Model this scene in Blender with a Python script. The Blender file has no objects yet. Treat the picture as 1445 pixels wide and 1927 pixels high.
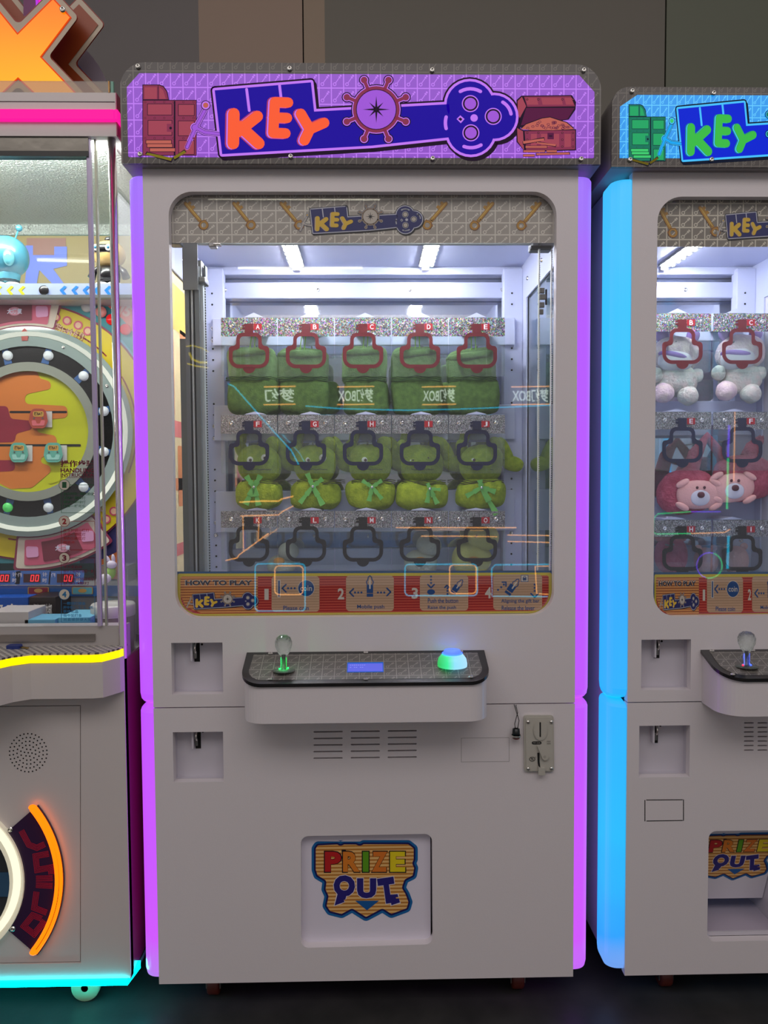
import bpy, bmesh, math, random
from mathutils import Vector, Matrix, noise
from mathutils.geometry import tessellate_polygon
random.seed(7)
S = bpy.context.scene; COL = S.collection
PI = math.pi
# ------------------------------------------------------------ camera
W, H, F = 1445, 1927, 1400.0
CAM = Vector((0.01315, -1.6, 1.18987))
yaw, pit, rol = math.radians(1.075), math.radians(-2.688), math.radians(-0.3225)
fwd = Vector((math.sin(yaw)*math.cos(pit), math.cos(yaw)*math.cos(pit), math.sin(pit)))
r0 = Vector((math.cos(yaw), -math.sin(yaw), 0)); u0 = r0.cross(fwd)
RT = r0*math.cos(rol)+u0*math.sin(rol); UP = -r0*math.sin(rol)+u0*math.cos(rol)
cd = bpy.data.cameras.new('camera'); cam = bpy.data.objects.new('camera', cd); COL.objects.link(cam)
cd.sensor_fit = 'VERTICAL'; cd.sensor_height = 36; cd.lens = 36*F/H; cd.clip_start = .05
M3 = Matrix((RT, UP, -fwd)).transposed()
cam.matrix_world = Matrix.Translation(CAM) @ M3.to_4x4()
S.camera = cam
def at(px, py, Y=0.0):          # world point on the vertical plane y = Y seen at that pixel
    d = fwd + RT*((px-W/2)/F) - UP*((py-H/2)/F)
    return CAM + d*((Y-CAM.y)/d.y)
# ------------------------------------------------------------ world, lamps, exposure
S.view_settings.view_transform = 'Standard'; S.view_settings.look = 'None'
S.view_settings.gamma = 1; S.view_settings.exposure = 0; S.view_settings.use_curve_mapping = False
wd = bpy.data.worlds.new('hall'); S.world = wd; wd.use_nodes = True
wd.node_tree.nodes['Background'].inputs[0].default_value = (1.0, .93, .93, 1)
wd.node_tree.nodes['Background'].inputs[1].default_value = .252
def area(name, loc, sx, sy, power, col, target):
    l = bpy.data.lights.new(name, 'AREA'); l.shape = 'RECTANGLE'; l.size = sx; l.size_y = sy; l.energy = power; l.color = col
    o = bpy.data.objects.new(name, l); COL.objects.link(o); o.location = loc
    o.rotation_euler = (Vector(target)-Vector(loc)).to_track_quat('-Z', 'Y').to_euler(); return o
area('hall_ceiling_light', (0, -2.9, 3.9), 6, 1.5, 58, (1, .93, .90), (0, 0, .6))

# ------------------------------------------------------------ materials
def lin(c): return tuple(((x/255)/12.92 if x <= 10.3 else (((x/255)+.055)/1.055)**2.4) for x in c)
MC = {}
def mat(name, rgb=(200,200,200), rough=.5, metal=0, emit=0, ecol=None, coat=0, spec=None, bump=None, sheen=0, trans=0, noise_col=None):
    if name in MC: return MC[name]
    m = bpy.data.materials.new(name); m.use_nodes = True; nt = m.node_tree; b = nt.nodes['Principled BSDF']
    b.inputs['Base Color'].default_value = (*lin(rgb), 1); b.inputs['Roughness'].default_value = rough; b.inputs['Metallic'].default_value = metal
    if coat: b.inputs['Coat Weight'].default_value = coat; b.inputs['Coat Roughness'].default_value = .06
    if spec is not None: b.inputs['Specular IOR Level'].default_value = spec
    if emit: b.inputs['Emission Color'].default_value = (*lin(ecol or rgb), 1); b.inputs['Emission Strength'].default_value = emit
    if sheen: b.inputs['Sheen Weight'].default_value = sheen; b.inputs['Sheen Roughness'].default_value = .4; b.inputs['Sheen Tint'].default_value = (*lin(rgb), 1)
    if trans: b.inputs['Transmission Weight'].default_value = trans
    if bump or noise_col:
        tc = nt.nodes.new('ShaderNodeTexCoord'); n = nt.nodes.new('ShaderNodeTexNoise')
        n.inputs['Scale'].default_value = (bump or (60, 0))[0]; n.inputs['Detail'].default_value = 4
        nt.links.new(tc.outputs['Object'], n.inputs['Vector'])
        if bump:
            bp = nt.nodes.new('ShaderNodeBump'); bp.inputs['Distance'].default_value = bump[1]; bp.inputs['Strength'].default_value = 1
            nt.links.new(n.outputs['Fac'], bp.inputs['Height']); nt.links.new(bp.outputs['Normal'], b.inputs['Normal'])
        if noise_col:
            r = nt.nodes.new('ShaderNodeValToRGB'); r.color_ramp.elements[0].position = .32; r.color_ramp.elements[1].position = .68
            r.color_ramp.elements[0].color = (*lin(rgb), 1); r.color_ramp.elements[1].color = (*lin(noise_col), 1)
            n2 = nt.nodes.new('ShaderNodeTexNoise'); n2.inputs['Scale'].default_value = (bump or (60, 0))[0]*.3; n2.inputs['Detail'].default_value = 5
            nt.links.new(tc.outputs['Object'], n2.inputs['Vector']); nt.links.new(n2.outputs['Fac'], r.inputs['Fac']); nt.links.new(r.outputs['Color'], b.inputs['Base Color'])
    MC[name] = m; return m
def emi(name, rgb, s=1.0, base=(8,8,8)):
    return mat(name, base, .45, 0, emit=s, ecol=rgb, spec=.12)
def mth(nt, op, a, b=None, c=None):
    n = nt.nodes.new('ShaderNodeMath'); n.operation = op
    for i, x in enumerate((a, b, c)):
        if x is None: continue
        if isinstance(x, (int, float)): n.inputs[i].default_value = x
        else: nt.links.new(x, n.inputs[i])
    return n.outputs[0]
def key_pattern(name, dark, light, px, pz, ox=0, oz=0, ax='XZ', emit=0, edark=None, elight=None, lw=.0022):
    """flat print: a grid of lines with a little key in every cell"""
    m = bpy.data.materials.new(name); m.use_nodes = True; nt = m.node_tree; b = nt.nodes['Principled BSDF']
    b.inputs['Roughness'].default_value = .3
    tc = nt.nodes.new('ShaderNodeTexCoord'); sp = nt.nodes.new('ShaderNodeSeparateXYZ'); nt.links.new(tc.outputs['Object'], sp.inputs[0])
    A = lambda op, a, b=None: mth(nt, op, a, b)
    U = A('MULTIPLY', A('FRACT', A('DIVIDE', A('SUBTRACT', sp.outputs[ax[0]], ox), px)), px)
    V = A('MULTIPLY', A('FRACT', A('DIVIDE', A('SUBTRACT', sp.outputs[ax[1]], oz), pz)), pz)
    line = A('MAXIMUM', A('LESS_THAN', U, lw), A('LESS_THAN', V, lw))
    u1, v1, u2, v2 = .32*px, .27*pz, .86*px, .84*pz
    L = math.hypot(u2-u1, v2-v1); c, s = (u2-u1)/L, (v2-v1)/L; R = .115*min(px, pz*1.1)
    du, dv = A('SUBTRACT', U, u1), A('SUBTRACT', V, v1)
    sv = A('ADD', A('MULTIPLY', du, c), A('MULTIPLY', dv, s)); tv = A('SUBTRACT', A('MULTIPLY', dv, c), A('MULTIPLY', du, s))
    dist = A('SQRT', A('ADD', A('MULTIPLY', sv, sv), A('MULTIPLY', tv, tv)))
    ring = A('LESS_THAN', A('ABSOLUTE', A('SUBTRACT', dist, R)), lw*.36)
    at_ = A('ABSOLUTE', tv)
    shaft = A('MULTIPLY', A('MULTIPLY', A('GREATER_THAN', sv, R), A('LESS_THAN', sv, L)), A('LESS_THAN', at_, lw*.36))
    t1 = A('LESS_THAN', A('ABSOLUTE', A('SUBTRACT', sv, L*.92)), lw*.45); t2 = A('LESS_THAN', A('ABSOLUTE', A('SUBTRACT', sv, L*.74)), lw*.45)
    teeth = A('MULTIPLY', A('MAXIMUM', t1, t2), A('LESS_THAN', at_, R*.8))
    k = A('MAXIMUM', A('MAXIMUM', ring, shaft), A('MAXIMUM', teeth, line))
    def mix(c1, c2):
        x = nt.nodes.new('ShaderNodeMix'); x.data_type = 'RGBA'; nt.links.new(k, x.inputs[0])
        x.inputs[6].default_value = (*lin(c1), 1); x.inputs[7].default_value = (*lin(c2), 1); return x.outputs[2]
    nt.links.new(mix(dark, light), b.inputs['Base Color'])
    if emit:
        nt.links.new(mix(edark, elight), b.inputs['Emission Color']); b.inputs['Emission Strength'].default_value = emit
    return m
def stripes(name, c1, c2, per, frac=.5, oz=0):
    m = bpy.data.materials.new(name); m.use_nodes = True; nt = m.node_tree; b = nt.nodes['Principled BSDF']; b.inputs['Roughness'].default_value = .4
    tc = nt.nodes.new('ShaderNodeTexCoord'); sp = nt.nodes.new('ShaderNodeSeparateXYZ'); nt.links.new(tc.outputs['Object'], sp.inputs[0])
    k = mth(nt, 'LESS_THAN', mth(nt, 'FRACT', mth(nt, 'DIVIDE', mth(nt, 'SUBTRACT', sp.outputs['Z'], oz), per)), frac)
    x = nt.nodes.new('ShaderNodeMix'); x.data_type = 'RGBA'; nt.links.new(k, x.inputs[0])
    x.inputs[6].default_value = (*lin(c1), 1); x.inputs[7].default_value = (*lin(c2), 1); nt.links.new(x.outputs[2], b.inputs['Base Color']); return m
def glass(name, tint=(255,255,255), refl=1.0, haze=0.0):
    m = bpy.data.materials.new(name); m.use_nodes = True; nt = m.node_tree
    for n in list(nt.nodes):
        if n.type != 'OUTPUT_MATERIAL': nt.nodes.remove(n)
    out = [n for n in nt.nodes if n.type == 'OUTPUT_MATERIAL'][0]
    t = nt.nodes.new('ShaderNodeBsdfTransparent'); t.inputs[0].default_value = (*lin(tint), 1)
    g = nt.nodes.new('ShaderNodeBsdfGlossy'); g.inputs['Roughness'].default_value = .015; g.inputs[0].default_value = (1,1,1,1)
    ge = nt.nodes.new('ShaderNodeNewGeometry'); d = nt.nodes.new('ShaderNodeVectorMath'); d.operation = 'DOT_PRODUCT'
    nt.links.new(ge.outputs['Normal'], d.inputs[0]); nt.links.new(ge.outputs['Incoming'], d.inputs[1])
    k = mth(nt, 'POWER', mth(nt, 'SUBTRACT', 1.0, mth(nt, 'ABSOLUTE', d.outputs['Value'])), 5.0)
    fac = mth(nt, 'MULTIPLY', mth(nt, 'ADD', mth(nt, 'MULTIPLY', k, .95), .045), refl)
    mx = nt.nodes.new('ShaderNodeMixShader'); nt.links.new(fac, mx.inputs[0]); nt.links.new(t.outputs[0], mx.inputs[1]); nt.links.new(g.outputs[0], mx.inputs[2])
    last = mx
    if haze:
        df = nt.nodes.new('ShaderNodeBsdfDiffuse'); df.inputs[0].default_value = (.9,.95,.95,1)
        m2 = nt.nodes.new('ShaderNodeMixShader'); m2.inputs[0].default_value = haze; nt.links.new(mx.outputs[0], m2.inputs[1]); nt.links.new(df.outputs[0], m2.inputs[2]); last = m2
    nt.links.new(last.outputs[0], out.inputs[0]); return m
def glitter(name, scale, base, rainbow=.9, metal=.7, val=.7):
    m = bpy.data.materials.new(name); m.use_nodes = True; nt = m.node_tree; b = nt.nodes['Principled BSDF']
    tc = nt.nodes.new('ShaderNodeTexCoord'); v = nt.nodes.new('ShaderNodeTexVoronoi'); v.inputs['Scale'].default_value = scale
    nt.links.new(tc.outputs['Object'], v.inputs['Vector'])
    sp = nt.nodes.new('ShaderNodeSeparateColor'); nt.links.new(v.outputs['Color'], sp.inputs[0])
    hs = nt.nodes.new('ShaderNodeCombineColor'); hs.mode = 'HSV'
    nt.links.new(sp.outputs[0], hs.inputs[0]); nt.links.new(mth(nt, 'MULTIPLY', mth(nt,'POWER',sp.outputs[1],.9), rainbow), hs.inputs[1])
    nt.links.new(mth(nt, 'ADD', mth(nt, 'MULTIPLY', mth(nt, 'POWER', sp.outputs[2], 2.0), val), .12), hs.inputs[2])
    x = nt.nodes.new('ShaderNodeMix'); x.data_type = 'RGBA'; x.blend_type = 'MULTIPLY'; x.inputs[0].default_value = 1
    nt.links.new(hs.outputs[0], x.inputs[6]); x.inputs[7].default_value = (*lin(base), 1)
    nt.links.new(x.outputs[2], b.inputs['Base Color']); b.inputs['Metallic'].default_value = metal; b.inputs['Roughness'].default_value = .35
    bp = nt.nodes.new('ShaderNodeBump'); bp.inputs['Distance'].default_value = .001; nt.links.new(sp.outputs[0], bp.inputs['Height']); nt.links.new(bp.outputs[0], b.inputs['Normal'])
    return m
def gradient_emit(name, stops, axis, lo, hi, s=1.0, base=(230,225,240)):
    """a lit tube or panel whose lamps inside change colour along one axis"""
    m = bpy.data.materials.new(name); m.use_nodes = True; nt = m.node_tree; b = nt.nodes['Principled BSDF']
    tc = nt.nodes.new('ShaderNodeTexCoord'); sp = nt.nodes.new('ShaderNodeSeparateXYZ'); nt.links.new(tc.outputs['Object'], sp.inputs[0])
    mr = nt.nodes.new('ShaderNodeMapRange'); nt.links.new(sp.outputs[axis], mr.inputs[0]); mr.inputs[1].default_value = lo; mr.inputs[2].default_value = hi
    nz = nt.nodes.new('ShaderNodeTexNoise'); nz.inputs['Scale'].default_value = 5; nt.links.new(tc.outputs['Object'], nz.inputs['Vector'])
    f = mth(nt, 'ADD', mr.outputs[0], mth(nt, 'MULTIPLY', mth(nt, 'SUBTRACT', nz.outputs['Fac'], .5), .18))
    r = nt.nodes.new('ShaderNodeValToRGB'); el = r.color_ramp.elements
    while len(el) < len(stops): el.new(.5)
    for e, (p, c) in zip(el, stops): e.position = p; e.color = (*lin(c), 1)
    nt.links.new(f, r.inputs[0]); nt.links.new(r.outputs[0], b.inputs['Emission Color']); b.inputs['Emission Strength'].default_value = s
    b.inputs['Base Color'].default_value = (*[x*.12 for x in lin(base)], 1); b.inputs['Roughness'].default_value = .25; b.inputs['Specular IOR Level'].default_value = .3
    return m

# ------------------------------------------------------------ mesh building
ORG = {}
def empty(name, loc, label, cat, group=None):
    o = bpy.data.objects.new(name, None); COL.objects.link(o); o.location = loc; o.empty_display_size = .05
    o['label'] = label; o['category'] = cat
    if group: o['group'] = group
    ORG[o.name] = Vector(loc); return o
def fillet(pts, r, n=6):
    out = []; N = len(pts)
    for i, p in enumerate(pts):
        ri = r[i] if isinstance(r, (list, tuple)) else r
        p = Vector(p[:2]); a = Vector(pts[i-1][:2]); b = Vector(pts[(i+1) % N][:2])
        if ri <= 0: out.append((p.x, p.y)); continue
        da, db = (a-p), (b-p); la, lb = da.length, db.length; da.normalize(); db.normalize()
        ang = math.acos(max(-1, min(1, da.dot(db))))
        t = min(ri/math.tan(ang/2), la*.49, lb*.49); rr = t*math.tan(ang/2)
        c = p+(da+db).normalized()*(rr/math.sin(ang/2)); s = p+da*t-c; e = p+db*t-c
        a0 = math.atan2(s.y, s.x); a1 = math.atan2(e.y, e.x); d = (a1-a0+PI) % (2*PI)-PI
        for k in range(n+1):
            q = a0+d*k/n; out.append((c.x+rr*math.cos(q), c.y+rr*math.sin(q)))
    return out
def inset(P, d):
    n = len(P); o = []
    for i in range(n):
        p, a, c_ = Vector(P[i]), Vector(P[i-1]), Vector(P[(i+1) % n]); e1 = (p-a).normalized(); e2 = (c_-p).normalized(); n1 = Vector((-e1.y, e1.x)); n2 = Vector((-e2.y, e2.x)); m_ = (n1+n2).normalized(); o.append(tuple(p+m_*(d/max(.3, m_.dot(n1)))))
    return o
def rect(x0, y0, x1, y1, r=0): return fillet([(x0,y0),(x1,y0),(x1,y1),(x0,y1)], r) if r else [(x0,y0),(x1,y0),(x1,y1),(x0,y1)]
def circ(x, y, r, n=20, ry=None): return [(x+r*math.cos(2*PI*i/n), y+(ry or r)*math.sin(2*PI*i/n)) for i in range(n)]
def capsule(a, b, w, n=6, w2=None):
    a = Vector(a); b = Vector(b); d = (b-a); L = d.length
    q = math.atan2(d.y, d.x) if L > 1e-9 else 0; o = []
    for k in range(n+1): t = q+PI/2+PI*k/n; o.append((a.x+w*math.cos(t), a.y+w*math.sin(t)))
    v = w if w2 is None else w2
    for k in range(n+1): t = q-PI/2+PI*k/n; o.append((b.x+v*math.cos(t), b.y+v*math.sin(t)))
    return o
def stroke(pts, w, closed=False):
    n = len(pts); return [capsule(pts[i], pts[(i+1) % n], w) for i in range(n if closed else n-1)]
def tess(loops):
    vs = [Vector((p[0], p[1], 0)) for l in loops for p in l]
    tr = tessellate_polygon([[Vector((p[0], p[1], 0)) for p in l] for l in loops])
    return vs, [tuple(t) for t in tr]
TX = {}
def tmesh(s, off):
    k = (s, off)
    if k not in TX:
        c = bpy.data.curves.new('t', 'FONT'); c.body = s; c.offset = off; c.resolution_u = 3
        o = bpy.data.objects.new('t', c); COL.objects.link(o); dg = bpy.context.evaluated_depsgraph_get()
        m = bpy.data.meshes.new_from_object(o.evaluated_get(dg))
        TX[k] = ([(v.co.x, v.co.y) for v in m.vertices], [tuple(p.vertices) for p in m.polygons])
        bpy.data.objects.remove(o); bpy.data.meshes.remove(m); bpy.data.curves.remove(c)
    return TX[k]
class B:
    def __init__(s): s.v = []; s.f = []; s.m = []; s.s = []; s.mats = []
    def add(s, vs, fs, m, smooth=False):
        if m not in s.mats: s.mats.append(m)
        i = s.mats.index(m); n = len(s.v); s.v += [tuple(v) for v in vs]
        for f in fs: s.f.append(tuple(n+k for k in f)); s.m.append(i); s.s.append(smooth)
        return s
    def box(s, x0, x1, y0, y1, z0, z1, m, bev=0):
        if not bev:
            vs = [(x, y, z) for x in (x0, x1) for y in (y0, y1) for z in (z0, z1)]
            return s.add(vs, [(0,1,3,2),(4,6,7,5),(0,4,5,1),(2,3,7,6),(0,2,6,4),(1,5,7,3)], m)
        bm = bmesh.new(); bmesh.ops.create_cube(bm, size=1)
        for v in bm.verts: v.co = Vector((x0+(v.co.x+.5)*(x1-x0), y0+(v.co.y+.5)*(y1-y0), z0+(v.co.z+.5)*(z1-z0)))
        bmesh.ops.bevel(bm, geom=bm.edges[:], offset=bev, segments=2, affect='EDGES', profile=.5)
        bm.verts.ensure_lookup_table(); bm.verts.index_update()
        s.add([v.co[:] for v in bm.verts], [tuple(v.index for v in f.verts) for f in bm.faces], m, False); bm.free(); return s
    def prism(s, loops, f0, f1, m, m2=None, back=True):
        """loops = [outer, holes...] in 2D; f0/f1 map (a, b) to the front and back positions"""
        vs, tr = tess(loops); n = len(vs); V = [f0(v.x, v.y) for v in vs]
        s.add(V, tr, m)
        V2 = V+[f1(v.x, v.y) for v in vs]; sd = []; k = 0
        for l in loops:
            L = len(l)
            for i in range(L): a, b = k+i, k+(i+1) % L; sd.append((a, b, b+n, a+n))
            k += L
        s.add(V2, sd+([tuple(i+n for i in t) for t in tr] if back else []), m2 or m); return s
    def plate(s, loops, y0, y1, m, m2=None): return s.prism(loops, lambda a, b: (a, y0, b), lambda a, b: (a, y1, b), m, m2)
    def flat(s, loops, fn, m):
        vs, tr = tess(loops); return s.add([fn(v.x, v.y) for v in vs], tr, m)
    def tube(s, pts, r, m, n=8, closed=False, cap=True):
        P = [Vector(p) for p in pts]; N = len(P); V = []; up = None
        for i, p in enumerate(P):
            t = (P[(i+1) % N]-P[i-1]) if (closed or 0 < i < N-1) else (P[1]-P[0] if i == 0 else P[-1]-P[-2])
            t.normalize()
            if up is None: up = Vector((0,0,1)) if abs(t.z) < .9 else Vector((0,1,0))
            a = up-t*up.dot(t)
            if a.length < 1e-4: a = Vector((1,0,0))-t*t.x
            a.normalize(); up = a; b = t.cross(a); rr = r[i] if isinstance(r, (list, tuple)) else r
            V += [p+(a*math.cos(2*PI*k/n)+b*math.sin(2*PI*k/n))*rr for k in range(n)]
        fs = [(i*n+k, i*n+(k+1) % n, ((i+1) % N)*n+(k+1) % n, ((i+1) % N)*n+k) for i in range(N if closed else N-1) for k in range(n)]
        if cap and not closed: fs += [tuple(range(n)), tuple((N-1)*n+k for k in range(n))]
        return s.add(V, fs, m, True)
    def lathe(s, prof, c, m, ax='z', n=20, smooth=True):
        V = []; c = Vector(c)
        for r, h in prof:
            for k in range(n):
                a, b = r*math.cos(2*PI*k/n), r*math.sin(2*PI*k/n)
                V.append(c+Vector({'z': (a, b, h), 'y': (a, h, b), 'x': (h, a, b)}[ax]))
        N = len(prof); fs = [(i*n+k, i*n+(k+1) % n, (i+1)*n+(k+1) % n, (i+1)*n+k) for i in range(N-1) for k in range(n)]
        if prof[0][0] > 1e-5: fs.append(tuple(range(n)))
        if prof[-1][0] > 1e-5: fs.append(tuple((N-1)*n+k for k in range(n)))
        return s.add(V, fs, m, smooth)
    def blob(s, c, r, m, e=1.0, nz=0, rot=0, nf=14, seed=0, nu=26, nv=16, tilt=0):
        c = Vector(c); V = []; sg = lambda x, p: math.copysign(abs(x)**p, x)
        R = Matrix.Rotation(rot, 3, 'Y') @ Matrix.Rotation(tilt, 3, 'X')
        for j in range(nv+1):
            ph = -PI/2+PI*j/nv
            for i in range(nu):
                th = 2*PI*i/nu
                p = Vector((sg(math.cos(ph), e)*sg(math.cos(th), e)*r[0], sg(math.cos(ph), e)*sg(math.sin(th), e)*r[1], sg(math.sin(ph), e)*r[2]))
                if nz:
                    q = p*nf+Vector((seed*3.7, seed, 0)); p = p+p.normalized()*nz*(noise.noise(q)+.5*noise.noise(q*2.6))
                V.append(c+R @ p)
        fs = [(j*nu+i, j*nu+(i+1) % nu, (j+1)*nu+(i+1) % nu, (j+1)*nu+i) for j in range(nv) for i in range(nu)]
        return s.add(V, fs, m, True)
    def text(s, st, box, fn, m, off=0.0, rot=0, keep=False):
        """lettering fitted in box (x0, y0, x1, y1) of the print's own frame, y down"""
        vs, fs = tmesh(st, off)
        if not vs: return s
        a0 = min(v[0] for v in vs); a1 = max(v[0] for v in vs); b0 = min(v[1] for v in vs); b1 = max(v[1] for v in vs)
        x0, y0, x1, y1 = box; cx, cy = (x0+x1)/2, (y0+y1)/2; c, sn = math.cos(rot), math.sin(rot)
        sx, sy = (x1-x0)/max(a1-a0, 1e-6), (y1-y0)/max(b1-b0, 1e-6)
        if keep: sx = sy
        o = []
        for v in vs:
            x, y = ((v[0]-(a0+a1)/2)*sx), (-(v[1]-(b0+b1)/2)*sy)
            o.append(fn(cx+x*c-y*sn, cy+x*sn+y*c))
        return s.add(o, fs, m)
    def go(s, name, parent=None, label=None, cat=None, group=None, kind=None, org=None):
        g = ORG[parent.name] if parent else Vector(org or (0,0,0))
        me = bpy.data.meshes.new(name); me.from_pydata([Vector(v)-g for v in s.v], [], s.f)
        for m in s.mats: me.materials.append(m)
        me.polygons.foreach_set('material_index', s.m); me.polygons.foreach_set('use_smooth', s.s); me.update()
        o = bpy.data.objects.new(name, me); COL.objects.link(o); ORG[o.name] = g
        if parent: o.parent = parent
        elif org: o.location = org
        if label: o['label'] = label
        if cat: o['category'] = cat
        if group: o['group'] = group
        if kind: o['kind'] = kind
        return o
def pl(Y, step=.0004): return lambda l: (lambda u, v: at(u, v, Y-step*l))   # print layers on the plane y = Y

# shared materials
WHITE = mat('white_paint', (229,222,225), .32, coat=.35, bump=(420, .00012))
WHITE2 = mat('inner_white_paint', (192,198,224), .4)
SHADEW = mat('recess_paint', (205,200,210), .45)
BLACK = mat('black_plastic', (14,12,14), .3, coat=.4)
DARK = mat('dark_void', (8,8,9), .8)
CHROME = mat('chrome', (225,222,215), .14, 1)
STEEL = mat('brushed_steel', (150,150,148), .35, 1)
ALU = mat('aluminium_profile', (118,124,126), .45, .4)
ALUL = mat('light_aluminium', (190,196,198), .4, .5)
GLASS = glass('window_glass', (251,252,252), 1.15)
ACRYL = glass('clear_acrylic', (244,250,248), 1.0, .02)
MIRROR = mat('mirror_back', (206,212,224), .04, .85)
SCREW = CHROME

# ------------------------------------------------------------ setting
def floor_mat():
    m = mat('dark_vinyl_floor', (46,46,46), .42, bump=(35, .0006), noise_col=(60,59,58)); return m
fl = B().box(-5, 5, -6.5, 1.5, -.05, 0, floor_mat()).go('floor', kind='structure')
wb = B().box(-5, 5, 1.42, 1.5, 0, 4, mat('wall_backing', (30,30,30), .8)).go('wall_back', kind='structure')
wx = lambda px: at(px, 60, 1.4).x
for x0, x1, c in ((-5, wx(374), (108,102,100)), (wx(374), wx(569), (150,128,112)), (wx(571.5), wx(611), (146,127,108)), (wx(611), wx(1251), (106,101,91)), (wx(1254), 5, (100,104,88))):
    n = 'wall_panel_%d_%d_%d' % c
    B().box(x0, x1, 1.40, 1.42, 0, 4, mat(n, c, .5, bump=(8, .002))).go('wall_panel', wb)

# ------------------------------------------------------------ the printed key logo and the chests (in the header's own print units)
KB = [(404,170),(585,155),(591,210),(845,196),(850,258),(700,274),(418,290)]
TRE = [((884,197),44),((886,247),44),((930,220),41),((880,222),36)]
def logo(b, fn, P, big=True):
    """P: palette dict; fn(layer)(u, v) -> position"""
    def S(m, pts, w, l, closed=False):
        for p in stroke(pts, w, closed): b.flat([p], fn(l), m)
    def C(m, x, y, r, l, n=28, ri=0):
        b.flat([circ(x, y, r, n)]+([circ(x, y, ri, n)] if ri else []), fn(l), m)
    S(P['black'], [(x+4, y+5) for x, y in KB], 7, .5, True)
    for (x, y), r in TRE: C(P['black'], x+4, y+5, r+7, .5)
    for l, w, m in ((1, 8, P['black']), (2, 4.8, P['line'])):
        S(m, KB, w, l, True)
        for (x, y), r in TRE: C(m, x, y, r+w, l)
    b.flat([KB], fn(3), P['blue'])
    for (x, y), r in TRE: C(P['blue'], x, y, r, 3+.1*TRE.index(((x, y), r)))
    S(P['line'], [(464,168),(469,208)], 2.6, 4); S(P['line'], [(526,161),(529,186)], 2.6, 4)
    for x, y in ((885,195),(928,219),(886,250)):
        C(P['line'], x, y, 16, 5); C(P['black'], x, y, 14, 6); C(P['bg'], x, y, 11, 7, 20)
    b.flat([fillet([(866,217),(874,224),(867,232),(859,224)], 0)], fn(5), P['line']); b.flat([[(866,221),(870,224),(867,228),(862,224)]], fn(6), P['black'])
    if big:
        C(P['line'], 892, 222, 7, 5)
        for cx, cy, r, a0, a1 in ((885,205,38,-120,-60),(930,220,32,-60,-10),(886,240,38,60,110),(880,231,42,165,195)):
            S(P['line'], [(cx+r*math.cos(math.radians(a0+(a1-a0)*k/6)), cy+r*math.sin(math.radians(a0+(a1-a0)*k/6))) for k in range(7)], 3.2, 5)
    # ship wheel
    cx, cy = 708, 206; q = [(22.5+45*k)*PI/180 for k in range(8)]
    for l, w, m in ((5, 2.2, P['black']), (6, 1.0, P['line']), (7, 0, P['wood'])):
        C(m, cx, cy, 44+w*1.6, l, 36)
        for a in q:
            t = (cx+60*math.cos(a), cy+60*math.sin(a)); S(m, [(cx+40*math.cos(a), cy+40*math.sin(a)), t], 3.2+w*1.5, l); C(m, *t, 6.2+w*1.6, l+.2, 14)
    C(P['black'], cx, cy, 38.2, 8, 36); C(P['bg'], cx, cy, 36.8, 9, 36)
    for k in range(8):
        a = k*PI/4; L = 26 if k % 2 == 0 else 19; c, s = math.cos(a), math.sin(a)
        b.flat([[(cx+L*c, cy+L*s), (cx-2.2*s+3*c, cy+2.2*c+3*s), (cx, cy), (cx+2.2*s+3*c, cy-2.2*c+3*s)]], fn(10), P['black'])
    C(P['black'], cx, cy, 3, 10.3)
    # bubble letters
    LT = [[(440,214),(439,270)], [(447,248),(484,219)], [(452,238),(487,270)], [(517,194),(514,250)], [(517,192),(542,193)], [(515,221),(540,222)], [(514,250),(537,251)],
          [(566,214),(583,243)], [(583,243),(610,231)], [(583,243),(573,264)]]
    for l, dx, w, m in ((5, -4.5, 11.6, P['lside2']), (6, -3.2, 10.4, P['line']), (7, 0, 11, P['let2']), (8, .6, 10, P['let'])):
        for i, s in enumerate(LT): S(m, [(x+dx, y+(.8 if dx else 0)) for x, y in s], w*(.9 if i > 2 else 1), l+.03*i)
    # little arm at the left of the key
    for l, w, m in ((1.2, 2.4, P['black']), (2.2, 1.2, P['line']), (2.6, -.6, P['black']), (2.8, -1.6, P['bg'])):
        S(m, [(386,206),(368,240),(352,277)], 4+w*.8, l); S(m, [(370,241),(385,249),(412,252)], 4+w*.8, l); C(m, 367, 240, 7.5+w, l+.1)
    C(P['black'], 387, 198, 9, 3); C(P['line'], 387, 198, 7.6, 3.2); C(P['gold'], 387, 198, 5, 3.4)
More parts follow.
